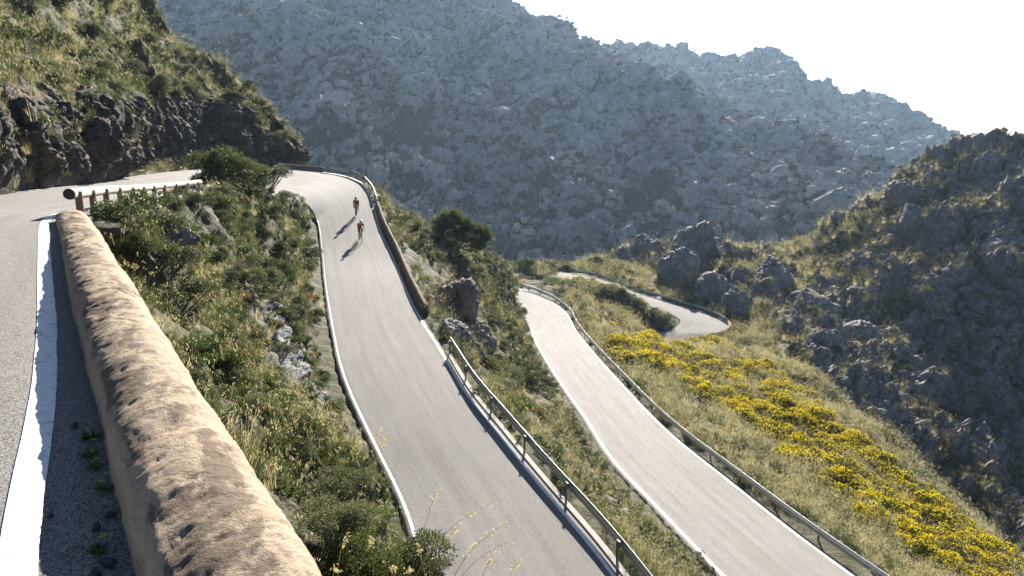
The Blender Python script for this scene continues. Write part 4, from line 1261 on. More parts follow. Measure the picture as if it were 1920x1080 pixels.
ZONES = [
 ('z1', [(165, 425), (300, 418), (388, 372), (450, 320), (520, 335), (585, 430), (598, 600), (560, 620), (420, 540), (320, 600), (230, 540)], 115, .75, (.5, 1.2), ['mastic'] * 5 + ['olive'] * 4 + ['bright'], 'on the bank between wooden guardrail and middle road', 'upper bank shrubs'),
 ('z1b', [(300, 560), (430, 560), (585, 640), (640, 800), (650, 890), (600, 930), (520, 850), (400, 740)], 85, .55, (.35, .75), ['olive'] * 3 + ['mastic'] * 3 + ['bright', 'rust'], 'on the bank below the near parapet', 'lower bank shrubs'),
 ('z1r', [(560, 430), (598, 480), (612, 620), (640, 700), (600, 700), (560, 600)], 12, .7, (.4, .7), ['rust'], 'on the verge left of the middle road', 'rusty verge shrubs'),
 ('z2', [(740, 405), (800, 415), (930, 465), (985, 570), (1000, 640), (1030, 720), (960, 790), (910, 720), (880, 560), (800, 480)], 100, .8, (.6, 1.3), ['olive'] * 4 + ['mastic'] * 3, 'on the slope between middle and lower road', 'mid slope shrubs'),
 ('z2b', [(930, 740), (1030, 720), (1180, 960), (1230, 1060), (1120, 960)], 30, .7, (.3, .6), ['olive'] * 2 + ['mastic'] * 2 + ['rust'], 'on the verge between middle guardrail and lower road', 'lower verge shrubs'),
 ('z3', [(1060, 535), (1120, 530), (1230, 585), (1262, 605), (1200, 610), (1130, 570)], 40, 1.0, (1.0, 1.8), ['mastic'] * 3 + ['olive'], 'inside the farthest road bend', 'far bend shrubs'),
 ('z3b', [(930, 480), (1100, 488), (1180, 500), (1160, 515), (1060, 512), (960, 505)], 26, 1.3, (.9, 1.9), ['mastic'] * 3 + ['olive'] * 2, 'on the knoll above the dirt pull in', 'knoll shrubs'),
 ('z4', [(1080, 600), (1240, 640), (1440, 650), (1900, 1050), (1800, 1080), (1500, 900), (1250, 760)], 34, 2.2, (.4, .8), ['olive'] * 3 + ['mastic'], 'in the tall grass below the lower road', 'grass slope shrubs'),
 ('z5', [(1380, 470), (1500, 455), (1640, 395), (1920, 275), (1920, 900), (1700, 780), (1500, 640), (1400, 560), (1200, 510)], 190, 2.4, (.5, 1.5), ['mastic'] * 3 + ['olive'] * 3, 'on the rocky right hill', 'right hill shrubs')]
sd_ = 0
for (zn, poly, n, md, (r0, r1), kinds, where, grp) in ZONES:
    w = AREA * VIS * inpoly(vis_px, poly) * (TDr > .9)
    ZBOX[grp] = (min(a for a, b in poly), min(b for a, b in poly), max(a for a, b in poly), max(b for a, b in poly))
    if zn == 'z5': w = w * (.3 + (1 - RK))
    for k in pick(w, n, md):
        sd_ += 1
        r = r0 + (r1 - r0) * rng.random() ** 1.5
        shrub(TP2[k], r, kinds[int(rng.integers(len(kinds)))], where, grp, sd_)
# mound that hides the inside of the hairpin
for i, (px, py, Y, r, kind, lb) in enumerate([(428, 335, 46, 2.2, 'mastic', 'tallest dark shrub crowning the mound inside the upper hairpin'), (462, 342, 48, 1.8, 'olive', 'grey green shrub right beside the tallest one on the mound'), (395, 350, 45, 1.3, 'mastic', 'dark shrub left of the tallest one on the mound'), (498, 352, 52, 1.7, 'olive', 'grey green shrub at the right shoulder of the mound'), (318, 365, 36, .8, 'mastic', 'dark shrub at the last wooden guardrail post'), (345, 372, 37, .8, 'olive', 'small grey green shrub in front of the last guardrail posts'),
      (520, 385, 56, 1.2, 'mastic', 'dark shrub overlooking the inner edge of the upper hairpin')]):
    p = ay(px, py, Y); p[2] = Hs(p[0], p[1])
    shrub(p, r, kind, '', '', 900 + i, 1.15, lb)
# gorse band
GB = np.array([(1175, 645), (1300, 668), (1400, 720), (1500, 795), (1600, 880), (1700, 962), (1800, 1035), (1900, 1100)], float)
for i in range(292):
    t_ = (i / 291) ** 1.15 if i % 2 else rng.random()
    q = catmull(np.c_[GB, GB[:, :1] * 0], 200)[int(t_ * 199)]
    q = q + np.array([-14, 8, 0]); wdt = np.interp(t_, [0, .2, .5, 1], [34, 62, 60, 46])
    u = rng.uniform(-1, 1)
    p = cast(q[0] + u * wdt * .8, q[1] - u * wdt * .62, 25)
    if p is None: continue
    if gsample(DR, [p[0]], [p[1]])[0] < 1.8: continue
    shrub(p, rng.uniform(.85, 1.4) + .45 * (1 - t_), 'gorse' if rng.random() < .52 else 'gorse_dark', 'of the yellow band', 'gorse band', 2000 + i)
for i, (px, py) in enumerate([(1180, 640), (1200, 628), (1165, 600), (1240, 535), (1262, 540), (1222, 548), (1150, 615)]):
    p = cast(px, py, 60)
    if p is not None and gsample(DR, [p[0]], [p[1]])[0] > 1.2: shrub(p, rng.uniform(.7, 1.1), 'gorse', 'on the grass near the farthest road bend', 'far gorse', 2500 + i)
# named single shrubs
for i, (px, py, r, kind, lb, sz) in enumerate([(985, 506, 2.5, 'bright', 'round fresh green bush beside the dirt pull in', 1.1), (1119, 502, 2.0, 'mastic', 'dark round bush left of the saddle crags', 1.2), (1707, 440, 1.5, 'olive', 'pale bush growing on the bare face of the right hill', 1.1), (1772, 378, 1.5, 'olive', 'pale domed bush high on the right hill', .8), (1681, 508, 1.0, 'bright', 'small vivid green bush on the right hill', .9), (1668, 300, 2.0, 'mastic', 'lone dark bush on the skyline behind the red outcrop', 1.6)]):
    p = cast(px, py, 60)
    if p is not None: shrub(p, r, kind, '', '', 2700 + i, sz, lb)
# shrubs on the cliff hill
cq = topx(CG2.reshape(-1, 3))
cv = infr(cq, 80)
dcu = np.gradient(CG2, axis=0); dcv = np.gradient(CG2, axis=1)
CAREA = np.linalg.norm(np.cross(dcu, dcv), axis=2).ravel()
CP2 = CG2.reshape(-1, 3); CR = crock.ravel(); CV = vv.ravel()
w = CAREA * cv * (CR < .5) * (CV > .4); w /= w.sum()
for i, k in enumerate(rng.choice(len(w), 125, replace=False, p=w)):
    shrub(CP2[k], .45 + .95 * rng.random() ** 1.6, ['mastic', 'mastic', 'olive', 'olive', 'bright'][int(rng.integers(5))], 'on the slope above the left cliff', 'cliff top shrubs', 3000 + i)
w = CAREA * cv * (np.abs(CV - .5) < .06) * (CP2[:, 1] > 45); w /= w.sum()
for i, k in enumerate(rng.choice(len(w), 30, replace=False, p=w)):
    shrub(CP2[k], .7 + .8 * rng.random(), ['mastic', 'olive'][int(rng.integers(2))], 'along the brow of the dark cliff recess', 'cliff brow shrubs', 3200 + i)

# dense small-leaved bush at the foot of the frame
nb_me = shrub_mesh('myrtle_bush', 5, .8, .85, 15000, .036, .0105, 'mastic', 16)
o = link('myrtle_bush', nb_me); p = ay(705, 1050, 7.4); o.location = (p[0], p[1], p[2] - .35)
tag(o, 'dense dark small-leaved bush beside the parapet at the bottom', 'shrub')
nb2 = shrub_mesh('spurge_bush', 6, .6, .8, 8000, .04, .009, 'olive', 12)
for i, (px, py, Y, s, lb) in enumerate([(620, 975, 7.2, .75, 'grey green fine-leaved bush between the parapet and the dark bush'), (800, 1075, 7.6, .6, 'grey green fine-leaved bush right of the dark bottom bush'), (640, 905, 10.5, .9, 'grey green fine-leaved bush uphill of the dark bottom bush')]):
    o = link('spurge_bush', nb2); p = ay(px, py, Y); o.location = (p[0], p[1], p[2] - .3 * s); o.scale = (s, s, s); o.rotation_euler = (0, 0, i * 2.1)
    tag(o, lb, 'shrub')

# the tree on the shoulder below the middle road
def limb(V, F, p0, p1, r0, r1, n=7, k=6, bend=.0, seed=0):
    r = np.random.default_rng(seed)
    b = r.normal(size=3) * bend
    ts = np.linspace(0, 1, n)
    P = p0[None] * (1 - ts[:, None]) + p1[None] * ts[:, None] + np.sin(np.pi * ts)[:, None] * b
    rad = r0 + (r1 - r0) * ts
    ax = (p1 - p0) / np.linalg.norm(p1 - p0)
    u = np.cross(ax, [.31, .77, .2]); u /= np.linalg.norm(u); v_ = np.cross(ax, u)
    an = np.linspace(0, 2 * np.pi, k, endpoint=False)
    X = P[:, None] + rad[:, None, None] * (u[None, None] * np.cos(an)[None, :, None] + v_[None, None] * np.sin(an)[None, :, None])
    o = sum(len(q) for q in V)
    X = np.concatenate([X, X[:, :1]], 1)
    V.append(X.reshape(-1, 3)); F.append(grid_faces(n, k + 1) + o)
    return P[-1]
tp = ay(858, 492, 79); tp[2] = Hs(tp[0], tp[1])
tree = empty('juniper_tree', tp)
tag(tree, 'spreading dark juniper tree on the slope right of the shaded parapet', 'tree')
V, F = [], []
r = np.random.default_rng(77)
base = np.array([0, 0, -.4]); fork = np.array([.1, 0, 1.3])
limb(V, F, base, fork, .24, .18, 7, 9, .08, 1)
lobes = [(-1.6, .2, 3.3, 1.0), (-.5, -.4, 4.0, 1.1), (.3, .3, 3.2, 1.0), (1.5, 0, 2.6, .95), (2.5, -.2, 2.3, .85), (-1.9, .6, 2.1, .9), (.1, -.9, 2.0, 1.0), (3.1, .4, 1.6, .7), (-2.5, -.3, 1.2, .75), (1.4, .8, 1.4, .9), (-.8, -.8, 1.1, .9), (2.3, -.6, .9, .7), (-1.2, -.5, 2.9, .8)]
fork[2] = .7
for i, l in enumerate(lobes): limb(V, F, fork, np.array(l[:3]), .11, .03, 8, 6, .25, 10 + i)
link('trunk', mesh_np('trunk', np.concatenate(V), np.concatenate(F)), M['twig'], tree)
Cs, Ds = [], []
for l in lobes:
    ns = 60
    for s in range(ns):
        d = r.normal(size=3); d[2] = abs(d[2]) * .7 + d[2] * .3; d /= np.linalg.norm(d)
        c0 = np.array(l[:3]) + d * l[3] * r.uniform(.35, 1.08) * np.array([1, 1, .72])
        m_ = 48
        Cs.append(c0 + r.normal(size=(m_, 3)) * .17); e = d + r.normal(size=(m_, 3)) * .6; e[:, 2] += .4; Ds.append(e / np.linalg.norm(e, axis=1)[:, None])
C = np.concatenate(Cs); D = np.concatenate(Ds)
V, F = leaf_quads(C, D, r.normal(size=C.shape), .17, .045, r)
link('crown', mesh_np('crown', V, F, False), M['mastic'], tree)

# ------------------------------------------------------------------ grass and scrub cover (masses nobody could count)
PROTO = bpy.data.collections.new('plant_kinds')       # never linked to the scene
def proto_coll(name, meshes):
    cc = bpy.data.collections.new(name)
    for i, me in enumerate(meshes):
        o = bpy.data.objects.new('%s_%02d' % (name, i), me)
        cc.objects.link(o)
    return cc
GR = [tuft_mesh('g', 1, 46, .42, .5, .007, ['green_grass', 'straw'], 0, .8), tuft_mesh('g', 2, 40, .5, .45, .007, ['green_grass', 'straw'], 4, .7),
      tuft_mesh('g', 3, 44, .5, .5, .006, ['straw', 'straw'], 6, .8), tuft_mesh('g', 4, 38, .62, .45, .006, ['straw', 'straw'], 9, .6),
      tuft_mesh('g', 5, 60, .7, .55, .007, ['olive', 'straw'], 6, 1.0), shrub_mesh('h', 6, .32, .9, 260, .06, .018, 'olive', 6), shrub_mesh('h', 7, .32, .9, 260, .06, .02, 'bright', 6), shrub_mesh('h', 8, .3, .8, 240, .06, .016, 'mastic', 6)]
grass_c = proto_coll('grass_kinds', GR)
def cover(name, P, sc, rot, idx, coll):
    me = bpy.data.meshes.new(name)
    me.vertices.add(len(P))
    me.vertices.foreach_set('co', np.ascontiguousarray(P, np.float32).ravel())
    attr(me, 'sc', sc); attr(me, 'rot', rot, 'FLOAT_VECTOR'); attr(me, 'pi', idx, 'INT')
    o = link(name, me)
    ng = bpy.data.node_groups.new(name, 'GeometryNodeTree')
    ng.interface.new_socket('Geometry', in_out='INPUT', socket_type='NodeSocketGeometry')
    ng.interface.new_socket('Geometry', in_out='OUTPUT', socket_type='NodeSocketGeometry')
    gi = ng.nodes.new('NodeGroupInput'); go = ng.nodes.new('NodeGroupOutput')
    ip = ng.nodes.new('GeometryNodeInstanceOnPoints')
    ci = ng.nodes.new('GeometryNodeCollectionInfo')
    ci.inputs['Collection'].default_value = coll
    ci.inputs['Separate Children'].default_value = True
    ci.inputs['Reset Children'].default_value = True
    def na(nm, ty):
        q = ng.nodes.new('GeometryNodeInputNamedAttribute')
        q.data_type = ty
        q.inputs['Name'].default_value = nm
        return [x for x in q.outputs if x.enabled][0]
    L = ng.links.new
    L(gi.outputs[0], ip.inputs['Points']); L(ci.outputs[0], ip.inputs['Instance'])
    ip.inputs['Pick Instance'].default_value = True
    L(na('pi', 'INT'), ip.inputs['Instance Index']); L(na('rot', 'FLOAT_VECTOR'), ip.inputs['Rotation']); L(na('sc', 'FLOAT'), ip.inputs['Scale'])
    L(ip.outputs[0], go.inputs[0])
    md = o.modifiers.new('cover', 'NODES')
    md.node_group = ng
    tag(o, kind='stuff')
    return o
def scatter(P, Nrm, area, dens, mask, jit):
    lam = area * dens * mask
    cnt = rng.poisson(np.clip(lam, 0, 60))
    k = np.repeat(np.arange(len(P)), cnt)
    Q = P[k] + rng.normal(size=(len(k), 3)) * (np.sqrt(area[k]) * jit)[:, None] * np.array([1, 1, 0])
    return k, Q
dens = 34 / (1 + (dist / 16) ** 1.5) + .9
patch = fbm(TP2 * .35 + 60, 3); patch2 = fbm(TP2 * .09 + 90, 3)
bare_lot = inpoly(vis_px, [(940, 505), (1000, 515), (1060, 560), (1045, 575), (985, 545)]) & (dist > 110) & (dist < 150)
verge = inpoly(vis_px, [(600, 380), (570, 520), (575, 700), (690, 930), (760, 960), (640, 700)])
mask = VIS * sstep(.3, 1.0, TDr) * np.clip(.62 + 1.9 * patch, .05, 1.7) * (1 - .92 * sstep(.25, .7, RK)) * (1 - .95 * bare_lot) * np.where(verge & (TDr < 1.8), .25, 1)
for bx_, by_, br_ in ((ay(705, 1050, 7.4)[0], 7.4, 1.2),): mask = mask * (np.hypot(TP2[:, 0] - bx_, TP2[:, 1] - by_) > br_) * np.where((TP2[:, 1] < 9) & (TP2[:, 0] < 3), .6, 1)
east_slope = TP2[:, 0] > np.interp(TP2[:, 1], [20, 60, 100, 130, 200], [15, 8, 6, 0, -10])
mask = mask * np.where(east_slope, 1.6, 1.05)
g1q = catmull(g1, 60)
for gp in g1q[:46]: mask = mask * np.where((np.abs(TP2[:, 0] - gp[0] - .7) < 1.3) & (np.abs(TP2[:, 1] - gp[1]) < .7), .7, 1)
k, Q = scatter(TP2, TN2, AREA, dens, mask, .6)
def cover_attrs(k, Q, dst, mixn, rslope, lo=.7, hi=1.3):
    n = len(k)
    rot = np.c_[rng.normal(size=n) * .16, rng.normal(size=n) * .16, rng.uniform(0, 6.28, n)]
    sc = rng.uniform(lo, hi, n) * (1 + np.clip((dst - 40) / 160, 0, .7)) * np.clip(.5 + dst / 50, .5, 1)
    u = rng.random(n) + mixn * .55
    return rot, sc, u
rot, sc, u = cover_attrs(k, Q, dist[k], patch2[k], 0)
right = TP2[k, 0] > np.interp(TP2[k, 1], [20, 60, 100, 130, 200], [15, 8, 6, 0, -10])
ch = np.where(right, np.digitize(u, [.10, .24, .42, .58, .84, .93, .97]), np.digitize(u, [.16, .26, .34, .40, .58, .78, .86]))
ch = np.array([0, 1, 2, 3, 4, 5, 6, 7])[np.clip(ch, 0, 7)]
sc = sc * np.where(right, 1.25, 1)
rot[:, 1] -= np.where(right, .22, 0)
print('grass', len(k))
cover('grass', Q, sc, rot, ch, grass_c)
# cliff hill grass
dC = np.hypot(CP2[:, 0], CP2[:, 1])
pc = fbm(CP2 * .3 + 33, 3)
kc, Qc = scatter(CP2, None, CAREA, 7 / (1 + (dC / 40) ** 2) + 1.4, cv * np.clip(.7 + 1.1 * pc, .05, 1.6) * (1 - .93 * CR) * (CV > .06), .5)
rot, sc, u = cover_attrs(kc, Qc, dC[kc], pc[kc] * .5, 0, .9, 1.7)
ch = np.digitize(u, [.2, .38, .48, .56, .74, .86, .92])
print('cliff grass', len(kc))
cover('grass', Qc, sc, rot, np.clip(ch, 0, 7), grass_c)
# scrub on the mountains
def lump(seed):
    r = np.random.default_rng(seed)
    n = 90
    d = r.normal(size=(n, 3)); d[:, 2] = np.abs(d[:, 2]); d /= np.linalg.norm(d, axis=1)[:, None]
    C = d * r.uniform(.4, 1, n)[:, None] * np.array([1, 1, .8])
    D = d + r.normal(size=(n, 3)) * .7; D /= np.linalg.norm(D, axis=1)[:, None]
    V, F = leaf_quads(C, D, r.normal(size=(n, 3)), .7, .3, r)
    me = mesh_np('lump', V, F, False)
    me.materials.append(M['scrub'])
    return me
scrub_c = proto_coll('scrub_kinds', [lump(i) for i in range(3)])
def mscrub(Gm, bare, n, lo, hi):
    P = Gm.reshape(-1, 3)
    a = np.linalg.norm(np.cross(np.gradient(Gm, axis=0), np.gradient(Gm, axis=1)), axis=2).ravel()
    w = a * infr(topx(P), 40) * np.clip(.5 - .9 * bare.ravel() + .4 * fbm(P / 14, 2), .02, 1.4)
    w /= w.sum()
    k = rng.choice(len(w), n, p=w)
    Q = P[k] + rng.normal(size=(n, 3)) * .8
    rot = np.c_[np.zeros(n), np.zeros(n), rng.uniform(0, 6.28, n)]
    return cover('scrub', Q, lo + (hi - lo) * rng.random(n) ** 2, rot, rng.integers(0, 3, n), scrub_c)
mscrub(MG, MB, 48000, .5, 2.2)
mscrub(MG2, MB2, 9000, .8, 3.0)
# ------------------------------------------------------------------ the two riders
M['skin'] = plain('skin', (0.45, 0.27, 0.19), 0.55, 0.35, 0, 0.12, 20)
M['red_cloth'] = plain('red_jersey_cloth', (0.42, 0.015, 0.02), 0.75, 0.2, 0, 0.25, 30)
M['black_cloth'] = plain('black_cloth', (0.015, 0.015, 0.017), 0.75, 0.25, 0, 0.3, 30)
M['white_plastic'] = plain('white_plastic', (0.72, 0.72, 0.72), 0.35, 0.5, 0, 0.06, 20)
M['rubber'] = plain('black_rubber', (0.018, 0.018, 0.018), 0.8, 0.3, 0, 0.2, 30)
M['black_paint'] = plain('black_frame_paint', (0.02, 0.02, 0.022), 0.3, 0.5, 0, 0.1, 10)
M['alloy'] = plain('polished_alloy', (0.55, 0.55, 0.55), 0.3, 0.5, 0.9, 0.1, 10)
M['hair'] = plain('dark_hair', (0.03, 0.02, 0.015), 0.7, 0.3)
def skin_obj(name, verts, edges, radii, mat_, parent, sub=2, root=0):
    me = bpy.data.meshes.new(name)
    me.from_pydata([tuple(v) for v in verts], edges, [])
    me.materials.append(mat_)
    o = link(name, me, None, parent)
    o.modifiers.new('skin', 'SKIN')
    if not me.skin_vertices: return o
    for i, r in enumerate(radii):
        me.skin_vertices[0].data[i].radius = (r, r) if np.isscalar(r) else r
        me.skin_vertices[0].data[i].use_root = i == root
    sb = o.modifiers.new('subdivision', 'SUBSURF')
    sb.levels = sb.render_levels = sub
    for f in me.polygons: f.use_smooth = True
    o.modifiers['skin'].use_smooth_shade = True
    return o
def tubes(name, segs, mat_, parent, k=10):
    V, F = [], []
    for p0, p1, r0, r1 in segs: limb(V, F, np.array(p0, float), np.array(p1, float), r0, r1, 3, k)
    return link(name, mesh_np(name, np.concatenate(V), np.concatenate(F)), mat_, parent)
def ring(R, r, n=48, k=8, y=0, flat=1.0):
    a = np.linspace(0, 2 * np.pi, n + 1); b = np.linspace(0, 2 * np.pi, k + 1)
    A, B = np.meshgrid(a, b, indexing='ij')
    q = R + r * np.cos(B) * flat
    return np.stack([q * np.cos(A), y + r * np.sin(B), q * np.sin(A)], -1).reshape(-1, 3), grid_faces(n + 1, k + 1)
def bicycle(loc, rz, scale, tilt, label, paint):
    b = empty('racing_bicycle', loc)
    b.rotation_euler = (0, tilt, rz); b.scale = (scale,) * 3
    tag(b, label, 'bicycle', 'racing bicycles on the middle road')
    R = .335
    for x in (-.42, .58):
        w = empty('wheel', (x, 0, R)); w.parent = b
        V, F = ring(R - .013, .013); link('tyre', mesh_np('tyre', V, F), M['rubber'], w)
        V, F = ring(R - .04, .016, 48, 8, 0, 1.1); link('rim', mesh_np('rim', V, F), M['black_paint'], w)
        sp = []
        for i in range(20):
            a = i * math.pi / 10
            sp.append(((.02 * math.cos(a + .5), .03 * (-1) ** i, .02 * math.sin(a + .5)), ((R - .05) * math.cos(a), 0, (R - .05) * math.sin(a)), .0013, .0013))
        sp.append(((0, -.05, 0), (0, .05, 0), .018, .018))
        tubes('spokes', sp, M['alloy'], w, 5)
    bb, st, ht, hb, ra = (-.02, 0, .27), (-.17, 0, .79), (.40, 0, .86), (.435, 0, .72), (-.42, 0, R)
    tubes('frame', [(bb, st, .016, .016), (st, ht, .016, .017), (bb, hb, .02, .02), (hb, ht, .02, .02)] + [(ra[:1] + (s * .06,) + ra[2:], (bb[0], s * .03, bb[2]), .009, .011) for s in (-1, 1)] + [(ra[:1] + (s * .06,) + ra[2:], (st[0] + .01, s * .02, st[2] - .04), .007, .008) for s in (-1, 1)], M[paint], b)
    tubes('fork', [(hb, (.5, s * .05, .62), .014, .012) for s in (-1, 1)] + [((.5, s * .05, .62), (.58, s * .05, R), .012, .008) for s in (-1, 1)], M[paint], b)
    tubes('seat_post', [(st, (-.2, 0, .95), .014, .014)], M['black_paint'], b)
    hb_ = [(ht, (.39, 0, .93), .015, .015), ((.39, 0, .93), (.50, 0, .945), .015, .015), ((.50, -.2, .945), (.50, .2, .945), .013, .013)]
    for s in (-1, 1):
        P = [(.50, s * .2, .945), (.57, s * .205, .945), (.60, s * .21, .91), (.585, s * .215, .855), (.53, s * .215, .825), (.47, s * .215, .82)]
        hb_ += [(P[i], P[i + 1], .014, .014) for i in range(5)] + [((.57, s * .205, .95), (.63, s * .205, 1.0), .017, .014), ((.62, s * .205, .98), (.6, s * .21, .89), .006, .005)]
    tubes('handlebar', hb_, M['black_paint'], b)
    sv = np.array([(-.34, -.07, .96), (-.34, .07, .96), (-.22, .055, .965), (-.22, -.055, .965), (-.06, .018, .955), (-.06, -.018, .955)])
    sv = np.concatenate([sv, sv + np.array([0, 0, .03])])
    bm = bmesh.new()
    vs = [bm.verts.new(v) for v in sv]
    for f in ((0, 1, 2, 3), (3, 2, 4, 5), (6, 9, 8, 7), (9, 11, 10, 8), (0, 6, 7, 1), (1, 7, 8, 2), (2, 8, 10, 4), (4, 10, 11, 5), (5, 11, 9, 3), (3, 9, 6, 0)): bm.faces.new([vs[i] for i in f])
    bmesh.ops.bevel(bm, geom=bm.edges[:], offset=.009, segments=2, affect='EDGES')
    sm = bpy.data.meshes.new('saddle'); bm.to_mesh(sm); bm.free()
    link('saddle', sm, M['black_cloth'], b)
    V, F = ring(.095, .006, 36, 6, -.045, 1.6)
    V = V + np.array(bb); cr = link('crankset', mesh_np('crankset', V, F), M['alloy'], b)
    tubes('crank_arm', [((bb[0], -.06, bb[2]), (.0, -.075, .10), .012, .01), ((.0, -.075, .10), (.0, -.14, .10), .02, .02)], M['alloy'], b)
    tubes('crank_arm', [((bb[0], .06, bb[2]), (-.04, .075, .44), .012, .01), ((-.04, .075, .44), (-.04, .14, .44), .02, .02)], M['alloy'], b)
    return b
def rider(loc, rz, scale, tilt, label, jersey, shorts, helmet):
    g = empty('person', loc)
    g.rotation_euler = (0, tilt, rz); g.scale = (scale,) * 3
    tag(g, label, 'person', 'cyclists on the middle road')
    pel, sp1, ch, nk, hd0 = (-.21, 0, 1.03), (-.05, 0, 1.22), (.16, 0, 1.36), (.30, 0, 1.44), (.38, 0, 1.50)
    V = [pel, sp1, ch, nk, hd0, (.42, 0, 1.575), (.44, 0, 1.64)]
    E = [(0, 1), (1, 2), (2, 3), (3, 4), (4, 5), (5, 6)]
    Rr = [(.13, .15), (.12, .14), (.13, .16), .065, .058, (.095, .08), (.085, .075)]
    J = {}
    for s, knee, ank, toe in ((-1, (.17, -.12, .62), (-.07, -.115, .20), (.08, -.12, .125)), (1, (.20, .12, .86), (-.12, .115, .53), (.04, .12, .47))):
        i = len(V)
        V += [(-.16, s * .1, .98), tuple((np.array((-.16, s * .1, .98)) + np.array(knee)) / 2 + np.array((.01, 0, .01))), knee, tuple((np.array(knee) * .65 + np.array(ank) * .35) + np.array((-.015, 0, 0))), ank, toe]
        E += [(0, i), (i, i + 1), (i + 1, i + 2), (i + 2, i + 3), (i + 3, i + 4), (i + 4, i + 5)]
        Rr += [.095, .085, .06, .062, .038, .036]
        J[s] = i
    A = {}
    for s in (-1, 1):
        sh, el_, wr_, pa = (.19, s * .18, 1.37), (.36, s * .235, 1.14), (.56, s * .215, 1.025), (.62, s * .208, 1.02)
        i = len(V)
        V += [sh, tuple((np.array(sh) + np.array(el_)) / 2), el_, wr_, pa]
        E += [(2, i), (i, i + 1), (i + 1, i + 2), (i + 2, i + 3), (i + 3, i + 4)]
        Rr += [.068, .05, .042, .028, (.034, .02)]
        for k in range(4):                     # fingers closing round the hood
            b0 = (.635 + .012 * k, s * (.222 - .0 * k), 1.022 - .016 * k)
            j = len(V)
            V += [b0, (b0[0] + .02, s * .19 + s * .004 * k, b0[2] - .012), (b0[0] - .005, s * .178, b0[2] - .028)]
            E += [(i + 4, j), (j, j + 1), (j + 1, j + 2)]
            Rr += [.0095, .009, .0075 - .0005 * k]
        j = len(V)
        V += [(.6, s * .185, 1.028), (.635, s * .178, 1.012)]
        E += [(i + 3, j), (j, j + 1)]; Rr += [.011, .009]
        A[s] = i
    skin_obj('body', V, E, Rr, M['skin'], g, 1)
    jv = [pel, sp1, ch, (.265, 0, 1.425)]; je = [(0, 1), (1, 2), (2, 3)]; jr = [(.14, .16), (.135, .155), (.145, .175), .085]
    for s in (-1, 1):
        i = len(jv); a = A[s]
        jv += [V[a], V[a + 1], tuple(np.array(V[a + 1]) * .55 + np.array(V[a + 2]) * .45)]
        je += [(2, i), (i, i + 1), (i + 1, i + 2)]; jr += [.082, .062, .055]
    skin_obj('jersey', jv, je, jr, M[jersey], g, 1)
    sv = [(-.16, 0, 1.07), (-.21, 0, 1.0)]; se = [(0, 1)]; sr = [(.135, .15), (.145, .165)]
    for s in (-1, 1):
        i = len(sv); a = J[s]
        sv += [V[a], V[a + 1], tuple(np.array(V[a + 1]) * .25 + np.array(V[a + 2]) * .75)]
        se += [(1, i), (i, i + 1), (i + 1, i + 2)]; sr += [.11, .098, .078]
    skin_obj('shorts', sv, se, sr, M[shorts], g, 1)
    for s in (-1, 1):
        a = J[s]; an, to = np.array(V[a + 4]), np.array(V[a + 5])
        skin_obj('shoe', [tuple(an + np.array((-.04, 0, -.05))), tuple((an + to) / 2 + np.array((0, 0, -.03))), tuple(to + np.array((.04, 0, -.02)))], [(0, 1), (1, 2)], [(.04, .045), (.045, .042), (.042, .03)], M['white_plastic' if helmet == 'white_plastic' else 'black_cloth'], g, 1, 1)
    # helmet: vented shell over the crown
    n, m = 24, 10
    a = np.linspace(0, 2 * np.pi, n + 1); b = np.linspace(0, 1.75, m)
    A_, B_ = np.meshgrid(a, b, indexing='ij')
    rad = 1 - .06 * (np.abs(np.sin(A_ * 5)) > .75) * (B_ > .25) * (B_ < 1.3)
    X = np.stack([.15 * rad * np.sin(B_) * np.cos(A_), .112 * rad * np.sin(B_) * np.sin(A_), .115 * rad * np.cos(B_)], -1).reshape(-1, 3)
    h = link('helmet', mesh_np('helmet', X, grid_faces(n + 1, m)), M[helmet], g)
    h.location = (.42, 0, 1.655); h.rotation_euler = (0, .12, 0)
    tubes('sunglasses', [((.515, -.06, 1.61), (.535, 0, 1.61), .022, .02), ((.535, 0, 1.61), (.515, .06, 1.61), .02, .022)], M['black_paint'], g, 8)
    return g
def road_frame(px, py, z):
    p = az(px, py, z)
    k = int(np.argmin(((STA[:, :3] + STA[:, 3:])[:, 0] / 2 - p[0]) ** 2 + ((STA[:, :3] + STA[:, 3:])[:, 1] / 2 - p[1]) ** 2))
    # where the pixel's ray meets the road surface
    a_, s_ = ratio(px, py)
    P0 = ROADPTS[0]
    for Y in np.arange(45, 110, .05):
        d_ = (P0[:, 0] - a_ * Y) ** 2 + (P0[:, 1] - Y) ** 2
        j = np.argsort(d_)[:4]
        if d_[j[0]] > .6: continue
        w_ = 1 / (d_[j] + .01); zz = (P0[j, 2] * w_).sum() / w_.sum()
        if CZ + s_ * Y < zz:
            p = np.array([a_ * Y, Y, zz + .01]); break
    k = int(np.argmin((((STA[:, :3] + STA[:, 3:]) / 2 - p) ** 2).sum(1)))
    m_ = (STA[:, :3] + STA[:, 3:]) / 2
    T = m_[min(k + 3, len(m_) - 1)] - m_[max(k - 3, 0)]
    return p, math.atan2(T[1], T[0]), math.atan2(-T[2], math.hypot(T[0], T[1]))
RS = 1.17
for (px, py, z, jc, sc_c, hc, lb, bl, paint, steer) in [
    (676, 451, -9.0, 'red_cloth', 'black_cloth', 'white_plastic', 'front cyclist in a red jersey and pale helmet crouching over the bars', 'racing bicycle under the front cyclist in the red jersey', 'black_paint', .06),
    (669.5, 404.5, -8.4, 'black_cloth', 'red_cloth', 'black_cloth', 'following cyclist in a black jersey, red shorts and dark helmet', 'racing bicycle under the following cyclist in the black jersey', 'black_paint', -.14)]:
    p, a, sl = road_frame(px, py, z)
    a += steer
    bicycle(p, a, RS, sl, bl, paint)
    rider(p, a, RS, sl, lb, jc, sc_c, hc)

